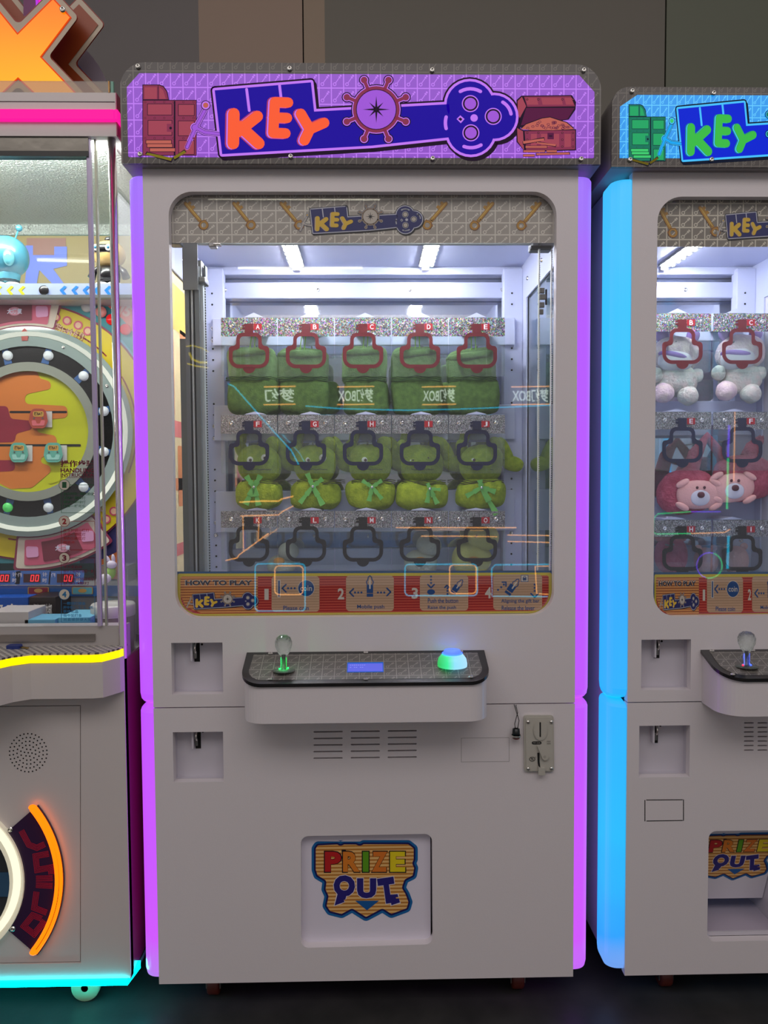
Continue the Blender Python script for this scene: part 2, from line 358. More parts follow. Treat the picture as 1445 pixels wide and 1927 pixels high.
def chests(b, fn, P, part):
    R = lambda x0, y0, x1, y1, l, m, r=0: b.flat([rect(x0, y0, x1, y1, r)], fn(l), m)
    def C(m, x, y, r, l): b.flat([circ(x, y, r, 10)], fn(l), m)
    if part == 1: return chest_open(b, fn, P, R, C)
    lid = [(268,159),(300,159),(308,162),(315,172),(318,188),(268,188)]
    b.flat([lid], fn(1), P['black']); b.flat([[(269.5,160.5),(299,160.5),(307,163.5),(313.5,173),(316.5,187),(269.5,187)]], fn(1.4), P['wood'])
    R(272,164,295,186,1.8,P['woodl']); b.flat([[(300,164),(307,170),(312,186),(300,186)]], fn(1.8), P['woodl']); R(297,160,298,188,2,P['black'])
    R(268,188,370,293,1,P['black']); R(269.2,189.2,368.8,291.8,1.4,P['wood']); R(327,190,330,292,1.7,P['black'])
    for q in ((277,195,324,217),(278,226,324,255),(335,196,366,218),(335,227,366,256),(336,264,366,291)):
        R(*q, 1.8, P['black']); R(q[0]+1, q[1]+1, q[2]-1, q[3]-1, 2.2, P['woodl'])
    R(314,233,326,248,2.6,P['wood']); C(P['black'], 321, 241, 2.6, 3)
    for x in (273,291,309,326,345,364):
        for y in (192,222,260): C(P['black'], x, y, 1.8, 2.4); C(P['woodl'], x, y, 1.1, 2.8)
    for x0, y0, x1, y1 in ((274,263,323,271),(276,270,325,278),(281,278,330,286)):
        R(x0, y0, x1, y1, 3, P['black']); R(x0+1, y0+1, x1-1, y1-1, 3.3, P['gold'])
    for pts in ([(276,285),(325,298),(323,305),(273,290)], [(325,296),(347,281),(351,286),(328,302)]):
        b.flat([pts], fn(3.6), P['black']); cx = sum(p[0] for p in pts)/4; cy = sum(p[1] for p in pts)/4
        b.flat([[(cx+(x-cx)*.95, cy+(y-cy)*.78) for x, y in pts]], fn(3.9), P['gold2'])
def chest_open(b, fn, P, R, C):
    b.flat([[(972,188),(981,180),(1076,179),(1084,192),(1083,206),(1070,225),(978,240),(972,225)]], fn(1), P['black'])
    b.flat([[(974,190),(982,182),(990,200),(978,222),(974,215)]], fn(1.4), P['woodl']); b.flat([[(986,182),(1074,181),(1082,200),(992,201)]], fn(1.4), P['wood'])
    b.flat([[(990,203),(1081,203),(1068,224),(980,236)]], fn(1.4), P['woodd'])
    for x0, x1 in ((989,1010),(1018,1056),(1062,1076)): b.flat([[(x0,184),(x1,184),(x1+3,197),(x0+3,197)]], fn(1.8), P['woodl'])
    b.flat([[(971,238),(985,245),(1084,243),(1084,283),(988,286),(972,267)]], fn(2), P['black'])
    b.flat([[(973,241),(984,247),(986,283),(974,266)]], fn(2.3), P['woodl']); b.flat([[(987,247),(1082,245),(1082,281),(990,284)]], fn(2.3), P['wood'])
    for x0, x1 in ((999,1010),(1018,1052),(1062,1074)): b.flat([[(x0,252),(x1,252),(x1,276),(x0,277)]], fn(2.6), P['woodl'])
    R(1030,250,1042,262,2.9,P['woodd']); R(1033,255,1039,257,3.1,P['black'])
    for x in (992,1013,1058,1078):
        for y in (187,250,263,276): C(P['black'], x, y, 2, 3.0); C(P['woodl'], x, y, 1.1, 3.3)
    pile = [(980,243),(990,234),(1004,229),(1020,223),(1035,221),(1050,226),(1066,231),(1080,243),(1040,245),(1000,245)]
    b.flat([[(x+(x-1030)*.02, y-1.5) for x, y in pile]], fn(3.2), P['black']); b.flat([pile], fn(3.5), P['gold'])
    rnd = random.Random(3)
    for k in range(30):
        x = rnd.uniform(992,1070); y = rnd.uniform(229 if 1005<x<1060 else 237, 242)
        b.flat([circ(x, y, 3, 9, 2.3), circ(x, y, 2.1, 9, 1.5)], fn(3.8+.02*k), P['woodd'])
    for pts in ([(983,266),(1024,258),(1025,264),(984,273)],[(1010,266),(1047,272),(1046,277),(1008,269)],[(988,274),(1030,274),(1030,279),(988,279)],[(984,282),(1026,282),(1026,287),(984,287)],[(1028,282),(1048,282),(1048,287),(1028,287)],[(984,290),(1006,290),(1006,295),(984,295)],[(1008,288),(1072,286),(1073,291),(1008,293)]):
        b.flat([pts], fn(4.2), P['black']); cx = sum(p[0] for p in pts)/4; cy = sum(p[1] for p in pts)/4
        b.flat([[(cx+(x-cx)*.96, cy+(y-cy)*.7) for x, y in pts]], fn(4.5), P['gold'])
def lit(n, s, **k):
    return {a: emi(n+'_'+a, c, s) for a, c in k.items()}
PURPLE = lit('lit_purple', 1.0, bg=(158,86,214), line=(192,118,242), blue=(26,0,152), let=(250,92,52), let2=(236,84,70), lside2=(170,50,96), wood=(132,48,78), woodl=(158,66,84), woodd=(84,20,62), gold=(186,96,84), gold2=(120,108,20))
PURPLE['black'] = emi('lit_purple_ink', (26,6,34), 1.0)
CYAN = lit('lit_cyan', 1.0, bg=(22,168,246), line=(70,190,252), blue=(0,34,208), let=(58,186,70), let2=(50,170,84), lside2=(20,130,120), wood=(22,116,92), woodl=(34,164,100), woodd=(10,70,70), gold=(60,200,110), gold2=(96,84,10))
CYAN['black'] = emi('lit_cyan_ink', (4,16,40), 1.0)
INK = {a: mat('ink_'+a, c, .4) for a, c in dict(bg=(205,195,185), line=(205,205,220), blue=(30,36,110), let=(238,196,60), let2=(232,186,50), lside2=(150,100,40), wood=(150,126,104), woodl=(180,150,120), woodd=(80,60,50), gold=(200,160,60), gold2=(120,100,20), black=(18,18,26)).items()}
def xmap(fn, f):          # re-map print coordinates
    return lambda l: (lambda u, v: fn(l)(*f(u, v)))

# ------------------------------------------------------------ shared machine pieces
def screw(b, x, y, z, r=.005, ax='y', m=None):
    a = abs(r); b.lathe([(a, 0), (a*.9, -r*.5), (a*.45, -r*.62), (a*.4, -r*.3), (0, -r*.3)], (x, y, z), m or SCREW, ax, 12)
def screws(parent, pts, r=.005, ax='y', m=None, name='screw'):
    o = None
    for p in pts:
        if o is None:
            b = B(); screw(b, 0, 0, 0, r, ax, m); g = ORG[parent.name]; ORG[parent.name] = Vector((0,0,0)); o = b.go(name, parent); ORG[parent.name] = g; q = o
        else: q = o.copy(); COL.objects.link(q); q.parent = parent
        q.location = Vector(p)-ORG[parent.name]
def light_bar(parent, xi, xo, z0, z1, m, name='light_bar', dep=.075):
    """translucent corner tube: xi inner edge, xo outer edge"""
    b = B(); n = 8; prof = []
    w = xo-xi
    for k in range(n+1):
        t = PI/2*k/n; prof.append((xi+w*(.15+.85*math.sin(t)), .030*(1-math.cos(t))+.0))
    prof = [(xi, 0.0)]+prof+[(xo, dep), (xi, dep)]
    rings = []; cap = .028
    hs = [(0, .55), (.2, .76), (.5, .92), (1, 1)]
    for h, sc in hs: rings.append((z0+cap*h, sc))
    for h, sc in reversed(hs): rings.append((z1-cap*.4*h, sc))
    V = []
    for z, sc in rings:
        for x, y in prof: V.append((xi+(x-xi)*(.55+.45*sc), dep-(dep-y-.002)*sc, z))
    N = len(prof); fs = [(i*N+k, i*N+(k+1) % N, (i+1)*N+(k+1) % N, (i+1)*N+k) for i in range(len(rings)-1) for k in range(N)]
    fs += [tuple(range(N)), tuple((len(rings)-1)*N+k for k in range(N))]
    b.add(V, fs, m, False); return b.go(name, parent)
def lock_recess(parent, p0, p1, d=.034, side=0):
    """p0, p1: top-left and bottom-right corner of the recess on the door"""
    x0, z1, x1, z0 = p0.x, p0.z, p1.x, p1.z; b = B(); t = .0015
    for q in ((x0-t, x0, .0195, d, z0, z1), (x1, x1+t, .0195, d, z0, z1), (x0, x1, .0195, d, z1, z1+t), (x0, x1, .0195, d, z0-t, z0), (x0, x1, d, d+t, z0, z1)): b.box(*q, SHADEW)
    o = b.go('lock_recess', parent)
    w = x1-x0; h = z1-z0; c = x0+w*.43
    B().box(c-w*.055, c+w*.055, d-.0006, d+.001, z1-h*.44, z1-.004, DARK).go('latch_slot', o)
    b = B(); b.box(c-w*.10, c-w*.06, d-.016, d, z1-h*.40, z1-.001, SHADEW, .0008)
    pts = [(c-w*.01, d-.004-.012*math.sin(PI*k/8), z1-.003-h*.26*k/8) for k in range(9)]
    b.tube(pts, .0022, CHROME, 8); b.box(c-w*.045, c+w*.01, d-.010, d-.006, z1-h*.36, z1-h*.22, STEEL, .0008); b.lathe([(.0025, 0), (.002, -.002), (0, -.002)], (c+w*.10, d, z1-h*.10), DARK, 'y', 10)
    b.go('latch_handle', o, label='small chrome latch handle'); return o
def control_panel(parent, x0, x1, zb, zf, zu, Yf, px, led, b_px=None, flip=False, r=.045):
    pm = key_pattern('control_print', (96,92,88), (146,141,134), px, .0235, x0+.012, Yf, 'XY', lw=.0016)
    sl = lambda y: zb+(zf-zb)*(y/Yf)                      # slope of the top
    plan = fillet([(x0, 0.0), (x1, 0.0), (x1, Yf), (x0, Yf)], [0, 0, r, r], 10)
    pin = [(a, b*.985) for a, b in fillet([(x0+.004, 0.0), (x1-.004, 0.0), (x1-.004, Yf+.003), (x0+.004, Yf+.003)], [0, 0, r, r], 10)]
    hs = B().prism([pin], lambda a, b: (a, b, sl(b)-.006), lambda a, b: (a, b, zu), WHITE)
    cp = hs.go('control_panel', parent)
    B().prism([plan], lambda a, b: (a, b, sl(b)), lambda a, b: (a, b, sl(b)-.007), BLACK).go('panel_trim', cp, label='black plastic trim plate')
    ins = fillet([(x0+.016, -.009), (x1-.016, -.009), (x1-.013, Yf+.011), (x0+.013, Yf+.011)], [0, 0, r*.75, r*.75], 10)
    B().flat([ins], lambda a, b: (a, b, sl(b)+.0006), pm).go('printed_overlay', cp)
    sp = []
    for fx, y in ((.10, -.006), (.5, -.006), (.9, -.006), (.12, Yf+.014), (.5, Yf+.011), (.92, Yf+.014)):
        sp.append((x0+(x1-x0)*fx, y, sl(y)+.0005))
    screws(cp, sp, -.005, 'z'); return cp, sl
BUBBLE = mat('bubble_acrylic', (235,245,240), .05, trans=1, bump=(170, .0035))
CLEARP = mat('clear_rod', (225,245,235), .06, trans=1)
def joystick(cp, x, y, z, cols, h=.073):
    b = B(); b.lathe([(.024, 0), (.0235, .0015), (.010, .003), (0, .003)], (x, y, z), mat('clear_dust_disc', (120,130,122), .08, trans=.6), 'z', 28)
    b.lathe([(.0066, .002), (.0060, .030), (.0115, .036), (.0175, .050), (.0180, .060), (.0145, .069), (.008, .0735), (0, .0745)], (x, y, z), BUBBLE, 'z', 24)
    b.tube([(x, y, z), (x, y, z+.036)], .0030, STEEL, 8)
    b.tube([(x-.0052, y-.002, z+.003), (x-.0052, y-.002, z+.028)], .0009, cols[0], 6); b.tube([(x+.0052, y-.002, z+.003), (x+.0052, y-.002, z+.028)], .0009, cols[1], 6)
    for k, a in enumerate((200, 320, 20)):
        b.blob((x+.009*math.cos(math.radians(a)), y+.009*math.sin(math.radians(a)), z+.004), (.0019,)*3, cols[k % 2], nu=8, nv=6)
    return b.go('joystick', cp, label='clear bubble-filled joystick lit from its base')
def how_to_play(b, fn, bf=None):
    """fn(layer)(u, v); u spans 330..1042, v 1075..1163"""
    gr = lambda u0, v0, u1, v1, l, m, r=0: b.flat([rect(u0, v0, u1, v1, r)], fn(l), m)
    def sh(e, rb): return fillet([(330+e, 1075.5+e), (1042-e, 1073.5+e), (1042-e, 1157-e*.8), (330+e, 1163-e*.8)], [4, 4, rb, rb], 9)
    b.flat([sh(0, 46)], fn(0), mat('sticker_blue', (22,84,136), .4)); b.flat([sh(4, 42)], fn(1), mat('sticker_yellow', (222,200,50), .4))
    b.flat([sh(9.5, 37)], fn(2), stripes('sticker_red_stripes', (176,28,28), (214,86,66), .0058, .38))
    b.flat([fillet([(339.5,1086),(485,1085),(485,1153),(380,1154),(350,1143),(339.5,1120)], [1,0,0,16,10,8])], fn(3), stripes('sticker_tan_stripes', (232,160,92), (150,70,40), .0058, .3))
    ink = mat('sticker_navy', (34,30,60), .4); blu = mat('sticker_print_blue', (22,78,146), .4); pale = mat('sticker_pale', (226,216,205), .4)
    b.text('HOW TO PLAY', (348,1091,475,1102), fn(4), pale, .07); b.text('HOW TO PLAY', (349,1092,474.5,1101.5), fn(5), ink, .045)
    tan = stripes('sticker_tan_box', (214,176,146), (196,158,128), .0058, .5)
    sm = lambda l: (lambda u, v: fn(l*.25+5)(356+(u-372)*.215, 1115+(v-150)*.218))
    logo(b, sm, INK, False)
    for i, (x0, x1, y0, y1) in enumerate(((511,601,1084,1151),(651,741,1083,1150),(790,881,1082,1149),(928,1020,1081,1148))):
        gr(x0, y0, x1, y1, 3.4, tan, 7)
        b.text('1234'[i], (x0-15.5+(2 if i == 0 else 0), y0+24, x0-3.5-(2 if i == 0 else 0), y0+45), fn(4), pale, .03 if i else .015)
    def dots(*pts):
        for x, y in pts: b.flat([circ(x, y, 2, 10)], fn(5), blu)
    def chev(x, y, dx, dy, s=6):
        n = Vector((dx, dy)).normalized(); t = Vector((-n.y, n.x)); a = Vector((x, y))
        for q in stroke([tuple(a-n*s+t*s), (x, y), tuple(a-n*s-t*s)], 1.4): b.flat([q], fn(5), blu)
    gr(522,1091,528,1124,5,pale); gr(523.5,1092.5,526.5,1122.5,5.3,blu); chev(531,1107,-1,0,7); dots((542,1107),(548,1107),(554.5,1107))
    b.flat([circ(576,1107,16)], fn(4.6), pale); b.flat([circ(576,1107,15)], fn(5), blu); b.text('coin', (565,1102,587,1112), fn(5.4), pale, .01)
    b.text('Please coin', (533,1140,581,1148.5), fn(5), blu, .012)
    chev(658,1115,-1,0,7); dots((668,1115),(674,1115),(680,1115)); dots((711,1115),(717,1115),(723,1115)); chev(735,1114,1,0,7)
    gr(690,1100,702,1116,5,blu); gr(690,1117,702,1123,5,blu)
    def keyhead(x, y, a=0, s=1.0):
        c, sn = math.cos(a), math.sin(a); T = lambda p: (x+(p[0]*c-p[1]*sn)*s, y+(p[0]*sn+p[1]*c)*s)
        o = [(-5,2),(-6.5,-3),(-4,-7),(-3,-12),(0,-14.5),(3,-12),(4,-7),(6.5,-3),(5,2)]
        for q in stroke([T(p) for p in o], 1.0*s): b.flat([q], fn(5.5), blu)
        b.flat([capsule(T((0,-6)), T((0,9)), 1.5*s)], fn(5.8), pale)
    keyhead(696,1098)
    b.text('Mobile push', (672,1138,723,1147), fn(5), blu, .012)
    dots((811,1085),(811,1091),(811,1097)); chev(811,1106,0,1,6); b.flat([circ(811,1114,7.5,16,5.2)], fn(5), blu)
    chev(841,1101.5,0,-1,4); dots((842,1107),(842,1112),(842,1118))
    for x, s in ((856,.95),(960,1.08)):
        T = lambda p, x=x, s=s: (x+(p[0]*.82-p[1]*.57)*s, 1110+(p[0]*.57+p[1]*.82)*s)
        b.flat([[T(p) for p in ((-6,-10),(6,-10),(6,3),(-6,3))]], fn(5), blu); b.flat([[T(p) for p in ((-6,4.5),(6,4.5),(6,9),(-6,9))]], fn(5), blu); keyhead(x+6*s+2, 1100.5, .6, .82*s)
    b.text('Push the button', (805,1126,862,1134.5), fn(5), blu, .012); b.text('Raise the push', (805,1139.5,858,1148), fn(5), blu, .012)
    dots((937,1110),(943,1105),(948,1100)); chev(952,1095.5,.7,-.7,5)
    gr(980,1082,994,1095,4.5,blu); gr(981,1083,993,1094,4.8,pale); gr(983.5,1087,990.5,1092.5,5.2,blu); b.flat([circ(987,1087,3,12), circ(987,1087,1.9,12)], fn(5.2), blu)
    dots((1006,1100),(1006,1106),(1006,1112)); chev(1006,1124,0,1,7)
    b.text('Aligning the gift bar', (943,1127,1015,1136), fn(5), blu, .012); b.text('Release the lever', (944,1140,1006,1148.5), fn(5), blu, .012)
def gold_key(b, fn, x0, y0, x1, y1, l=5):
    """printed gold key, teeth end at (x0, y0), bow at (x1, y1)"""
    g = mat('print_gold', (206,150,40), .4); g2 = mat('print_gold_light', (236,196,90), .4); g3 = mat('print_gold_dark', (140,76,20), .4)
    d = Vector((x1-x0, y1-y0)); L = d.length; d.normalize(); n = Vector((-d.y, d.x)); a = Vector((x0, y0))
    if (n.x > 0) != (d.x > 0): n = -n
    P = lambda s, t: tuple(a+d*(s*L)+n*t)
    b.flat([capsule(P(0,0), P(.72,0), 3.5)], fn(l), g3); b.flat([capsule(P(0,.3), P(.72,.3), 2.9)], fn(l+.3), g); b.flat([capsule(P(.02,.9), P(.7,.9), .9)], fn(l+.6), g2)
    for s0, s1, t in ((.03,.12,9),(.12,.22,6),(.2,.30,9.5)): b.flat([[P(s0,1),P(s1,1),P(s1,t),P(s0,t)]], fn(l+.1), g)
    for s in (.62,.68,.74): b.flat([circ(*P(s,0),3.3,10)], fn(l+.4), g)
    b.flat([circ(*P(.92,0),9.4,20), circ(*P(.92,0),4.8,20)], fn(l+.2), g); b.flat([circ(*P(.92,0),9.4,20), circ(*P(.925,.4),8.2,20)], fn(l+.5), g3)
    for t in (-6.5, 6.5): b.flat([circ(*P(.84,t),2.6,10)], fn(l+.3), g)
def prize_out(b, fn, ox=0, oy=0, sx=1, sy=1):
    f = lambda l: (lambda u, v: fn(l)(ox+u*sx, oy+v*sy))     # print units: zoomed sign, x 200..1210, y 175..940
    O = [(240,200),(440,190),(465,205),(500,190),(620,190),(655,205),(690,188),(1130,188),(1190,235),(1190,350),(1175,385),(1195,430),(1180,510),(1100,550),(1075,622),(1110,680),(1140,760),(1120,830),(960,890),(875,835),(715,920),(580,835),(480,890),(360,860),(320,800),(340,705),(310,640),(320,560),(235,510),(215,450),(215,240)]
    O = fillet(O, 26, 3)
    for w, l, m in ((28, 0, mat('print_blue', (18,104,170), .4)), (5, 1, mat('print_navy', (22,20,92), .4))):
        b.flat([inset(O, -w)], f(l), m)
    b.flat([inset(O, 12)], f(2), stripes('print_tan', (238,190,120), (190,124,50), .0082, .45))
    blk = mat('print_black', (16,12,24), .4)
    for t, x0, x1, c, a in (('P',312,478,(190,30,34),0),('R',488,660,(226,130,40),0),('I',680,745,(96,160,26),0),('Z',768,925,(222,120,40),0),('E',945,1100,(236,212,30),0)):
        b.text(t, (x0-6,262,x1+6,478), f(3), blk, .06); b.text(t, (x0+4,272,x1-4,468), f(4), mat('print_letter_'+t, c, .4), .045)
    b.flat([rect(478,252,520,275,4)], f(3.5), blk)
    nv = mat('print_navy2', (40,32,120), .4); w = mat('print_white', (235,225,235), .4)
    for t, q, rt in (('O',(400,500,610,708),.1),('U',(628,530,815,725),0),('T',(838,524,1000,775),-.14)):
        b.text(t, (q[0]-6,q[1]-6,q[2]+6,q[3]+6), f(3.4), w, .09, rt); b.text(t, q, f(4.4), nv, .07, rt)
    for m, l, e in ((w, 3.2, 8), (nv, 4.2, 0)):
        b.flat([[(440-e,680-e),(500+e,690-e),(525+e,700),(515+e,735),(500,740),(505+e,760),(480,770+e),(410-e,795+e)]], f(l), m)
        b.flat([[(945,690),(1022+e,684-e),(1030+e,712),(1004,716),(1008,728),(1034,724),(1046+e,765+e),(962-e,792+e)]], f(l), m)
    b.flat([[(610,748),(842,748),(725,842)]], f(4), mat('print_blue2', (18,90,160), .4))

# ------------------------------------------------------------ interior of a key cabinet
HOLO = glitter('holographic_film', 430, (240,240,240), .95, .15, .85)
HOLO2 = glitter('silver_glitter_film', 620, (235,235,235), .2, .2, .6)
TAGC = [mat('tag_red', (100,22,30), .35), mat('tag_navy', (26,31,60), .35), glitter('tag_black_glitter', 700, (90,90,92), .1, .2, .15)]
LETBG = mat('letter_red', (170,22,36), .4); LETW = mat('letter_white', (240,235,235), .4)
YA = .42
def key_frame(b, cx, cy, fn, m):
    """cloud-shaped key opening printed on the acrylic; centre in pixels of the acrylic plane"""
    O = fillet([(-24,-34),(24,-34),(24,-9),(38,-9),(38,33),(-38,33),(-38,-9),(-24,-9)], [13,13,7,18,19,19,18,7], 6)
    I = fillet([(-17.5,-27),(17.5,-27),(17.5,-2),(31,-2),(31,26),(-31,26),(-31,-2),(-17.5,-2)], [7,7,9,12,12,12,12,9], 6)
    b.prism([[(cx+x, cy+y) for x, y in O], [(cx+x, cy+y) for x, y in I]], fn(4), fn(1), m)
    b.prism([[(cx+x, cy+y) for x, y in [(-8,-33),(-8,-40),(-13,-40),(-13,-44),(-8,-44),(-8,-46),(-13,-46),(-13,-49),(-9,-49),(-9,-51),(8,-51),(8,-33)]]], fn(4), fn(1), m)
    b.prism([[(cx+x, cy+y) for x, y in [(12*math.cos(PI*k/10), 31+11.5*math.sin(PI*k/10)) for k in range(11)]]], fn(4), fn(1), m)
def build_interior(root, X0, X1, zc, cols, rows, letters, leds, bars, back=True, ledY=(.08, .53), postw=.055, tagscale=1):
    b = B(); zf = .905
    b.box(X0, X1, .03, .80, zf-.01, zf, WHITE2); b.go('prize_floor', root)
    B().box(X0, X1, .025, .60, zc, zc+.01, WHITE2).go('inner_ceiling', root)
    B().box(X0+.02, X1-.02, .605, .61, zf, zc-.02, MIRROR).go('back_mirror', root, label='tinted mirror back panel')
    B().box(X0+.05, X1-.05, .59, .603, zf, zf+.075, WHITE2, .004).go('back_skirting', root)
    B().box(X0, X1, .555, .60, zc-.022, zc, WHITE2, .002).go('cross_beam', root)
    o = B().box(X0+.008, X1-.008, .56, .60, zc-.088, zc-.042, mat('beam_gloss', (172,178,204), .15), .003).go('cross_beam', root)
    screws(o, [(X0+(X1-X0)*(.06+.88*k/3), .56, zc-.064) for k in range(4)], .006)
    for x0, x1 in ((X0, X0+postw), (X1-postw, X1)):
        o = B().box(x0, x1, .535, .57, zf, zc-.01, WHITE2, .002).go('rack_post', root)
        b = B(); x = (x0+x1)/2-.004
        for k in range(26):
            if k % 6 < 4: b.lathe([(.0028, 0), (.0028, -.0008), (0, -.0008)], (x, .5345, zf+.03+.031*k), DARK, 'y', 8)
        b.go('post_holes', o, kind='stuff')
        screws(o, [(x, .5345, at(697, q-598+r[0], .535).z) for r in rows for q in (618, 641)], .006)
    for lx in leds:
        o = B().box(lx-.021, lx+.021, ledY[0], ledY[1], zc-.008, zc, mat('led_board', (110,110,112), .5)).go('led_strip', root, label='white LED strip with four rows of lamps')
        b = B()
        for i in range(4):
            for k in range(13):
                x = lx-.0155+.0103*i; y = ledY[0]+.012+(ledY[1]-ledY[0]-.03)*k/12
                b.box(x-.0024, x+.0024, y-.0030, y+.0030, zc-.0105, zc-.0085, emi('led_cold_white', (246,247,255), 480))
        b.go('led_lamps', o, kind='stuff')
        B().box(lx-.012, lx+.008, ledY[1], ledY[1]+.008, zc-.016, zc-.002, STEEL).go('strip_clip', o)
    for ri, (yt, yb, y0, y1) in enumerate(rows):         # holo strip top/bottom px, bar top/bottom px
        px = lambda x: at(x, 700, .53).x
        z1 = at(697, y0, .525).z; z0 = at(697, y1, .525).z
        B().box(px(bars[0]), px(bars[1]), .522, .534, z0, z1, WHITE2, .002).go('shelf_bar', root)
        for ci, cx in enumerate(cols):
            hw = 52.8*tagscale; fn = pl(YA, .0005)
            L = letters[ri][ci]
            ac = B().plate([[(at(cx-hw, yb, YA).x, at(cx, yt-1, YA).z), (at(cx+hw, yb, YA).x, at(cx, yt-1, YA).z), (at(cx+hw, yb, YA).x, at(cx, yt+110, YA).z), (at(cx-hw, yb, YA).x, at(cx, yt+110, YA).z)]], YA+.001, YA+.004, ACRYL).go('key_panel', root, label='clear acrylic panel marked %s with a key-shaped opening' % L)
            b = B(); b.prism([rect(cx-hw, yt, cx+hw, yb)], fn(1), fn(-1), HOLO if ri == 0 else HOLO2)
            b.go('glitter_plate', ac)
            kx = cx-14*tagscale+14
            kx = cx
            b = B(); key_frame(b, kx, yt+62, fn, TAGC[ri]); b.go('key_outline', ac)
            b = B(); b.prism([rect(kx+8.5, yt+11, kx+24, yt+23)], fn(3.4), fn(.5), LETBG); b.text(L, (kx+13, yt+12.5, kx+20, yt+21.5), fn(4.2), LETW, .02)
            if L == 'I': b = B(); b.prism([rect(kx+8.5, yt+11, kx+24, yt+23)], fn(3.4), fn(.5), LETBG); b.text(L, (kx+15.6, yt+12.5, kx+17.6, yt+21.5), fn(4.2), LETW)
            b.go('letter_tag', ac)
            z = at(cx, yt+15, YA).z
            screws(ac, [(at(cx+dx, yt+15, YA).x, YA-.0006, z) for dx in (-33, 37)], .0058)
            mx = at(cx, 0, YA).x; zt = at(cx, yt, YA).z; rh = (.011, .006, .005)[ri]
            b = B(); b.plate([[(mx-.028, zt-.03), (mx+.028, zt-.03), (mx+.028, zt+.002), (mx+.024, zt+.004), (mx, zt+.004+rh), (mx-.024, zt+.004), (mx-.028, zt+.002)]], YA+.006, .522, WHITE2)
            b.box(mx-.027, mx+.027, YA+.005, YA+.008, zt-.0005, zt+.0016, DARK)  # black strip stands in for the shadow under the holder's roof
            b.go('panel_holder', root)
            zz = at(cx, yb+6, YA).z
            B().tube([(mx+.004, .522, zz-.02), (mx+.004, YA+.04, zz-.02), (mx+.004, YA+.022, zz-.014)], .0022, STEEL, 8).go('prize_hook', root)

# ------------------------------------------------------------ MAIN MACHINE
main = empty('key_prize_machine', (0, .42, 0), 'wide white key prize machine with purple lit header, middle of the three machines', 'arcade machine')
XL, XR, ZB, ZS, ZT = -.4589, .4589, .075, .6928, 1.8417
pz = lambda px, py: (at(px, py, 0).x, at(px, py, 0).z)
def P2(pts): return [pz(*p) for p in pts]
win = fillet(P2([(316.5,360.5),(1047.5,360.5),(1042,1157.5),(330.5,1163)]), [.050,.050,.052,.052], 10)
rec1 = (at(322,1210), at(420,1306)); rec2 = (at(325,1378), at(421,1471))
rc = lambda r: [(r[0].x, r[0].z), (r[1].x, r[0].z), (r[1].x, r[1].z), (r[0].x, r[1].z)]
b = B().plate([[(XL,ZS+.0012),(XR,ZS+.0012),(XR,ZT),(XL,ZT)], win, rc(rec1)], 0, .02, WHITE); b.go('upper_door', main)
sl_holes = []
for i, x0 in enumerate((590, 660, 729.5)):
    for k in range(5):
        y = 1376.5+12.6*k-.9*i-.2*k; c0 = at(x0, y+1, 0); c1 = at(x0+54.5, y+.3, 0)
        sl_holes.append(rect(c0.x, c0.z-.0016, c1.x, c0.z+.0016, .0012))
ph = fillet(P2([(566,1573.5),(813,1569),(814.5,1777),(566.5,1784)]), .017, 6)
B().plate([[(XL,ZB),(XR,ZB),(XR,ZS-.0012),(XL,ZS-.0012)], rc(rec2), ph]+sl_holes, 0, .02, WHITE).go('lower_door', main)
v0 = at(585,1365); v1 = at(790,1435); B().box(v0.x, v1.x, .021, .03, v1.z, v0.z, DARK).go('speaker_backing', main)
b = B(); f = pl(-.0002, .0001)
for q in stroke([(868,1389),(958,1388),(958,1433),(868,1434)], .35, True): b.flat([q], f(0), mat('faint_seam', (150,144,142), .5))
b.go('cover_plate_seam', main)
lock_recess(main, *rec1); lock_recess(main, *rec2)
# prize hatch
h0 = at(566,1571,0); h1 = at(815,1784,0)
b = B(); b.box(h0.x-.006, h0.x-.004, .02, .10, h1.z, h0.z, SHADEW); b.box(h1.x+.004, h1.x+.006, .02, .10, h1.z, h0.z, SHADEW); b.box(h0.x-.006, h1.x+.006, .02, .10, h1.z-.002, h1.z, DARK); b.box(h0.x-.006, h1.x+.006, .02, .10, h0.z, h0.z+.002, SHADEW); b.box(h0.x-.006, h1.x+.006, .10, .102, h1.z, h0.z, DARK)
b.go('prize_chute', main)
fl0 = at(567,1571,.012); fl1 = at(812,1777,.012)
fp = B().box(fl0.x-.004, fl1.x-.001, .020, .026, fl1.z+.004, fl0.z+.004, mat('hatch_flap', (232,226,240), .35), .001).go('hatch_flap', main)
b = B(); prize_out(b, pl(.0195, .0002), 550, 1550, 1/5.16, 1/5.16); b.go('prize_out_sign', fp, label='colourful PRIZE OUT sticker with blue arrow')
# header
YH = -.027
hz0 = at(680,308.5,YH).z; hz1 = at(680,119,YH).z; hx0 = at(227.5,250,YH).x; hx1 = at(1130.5,250,YH).x
HO = fillet([(hx0,hz0),(hx1,hz0),(hx1,hz1),(hx0,hz1)], [0,0,.052,.052], 8)
hk = at(249.3,134.4,YH)
HPX, HPZ = .02532, .0328
frame_p = key_pattern('header_print_frame', (84,78,76), (124,118,112), HPX, HPZ, hk.x, hk.z, 'XZ')
hd = B().prism([HO], lambda a, c: (a, YH+.006, c), lambda a, c: (a, .80, c), mat('header_grey', (140,134,132), .45)).go('header_box', main)
B().plate([HO], YH, YH+.005, frame_p).go('header_face', hd, label='clear acrylic sign face printed with grey key grid')
LITP = fillet([(hx0+.014, hz0+.0125),(hx1-.014,hz0+.0125),(hx1-.014,hz1-.056),(hx1-.046,hz1-.022),(hx0+.040,hz1-.022),(hx0+.014,hz1-.050)], .003, 3)
fh = pl(YH-.0004, .0002)
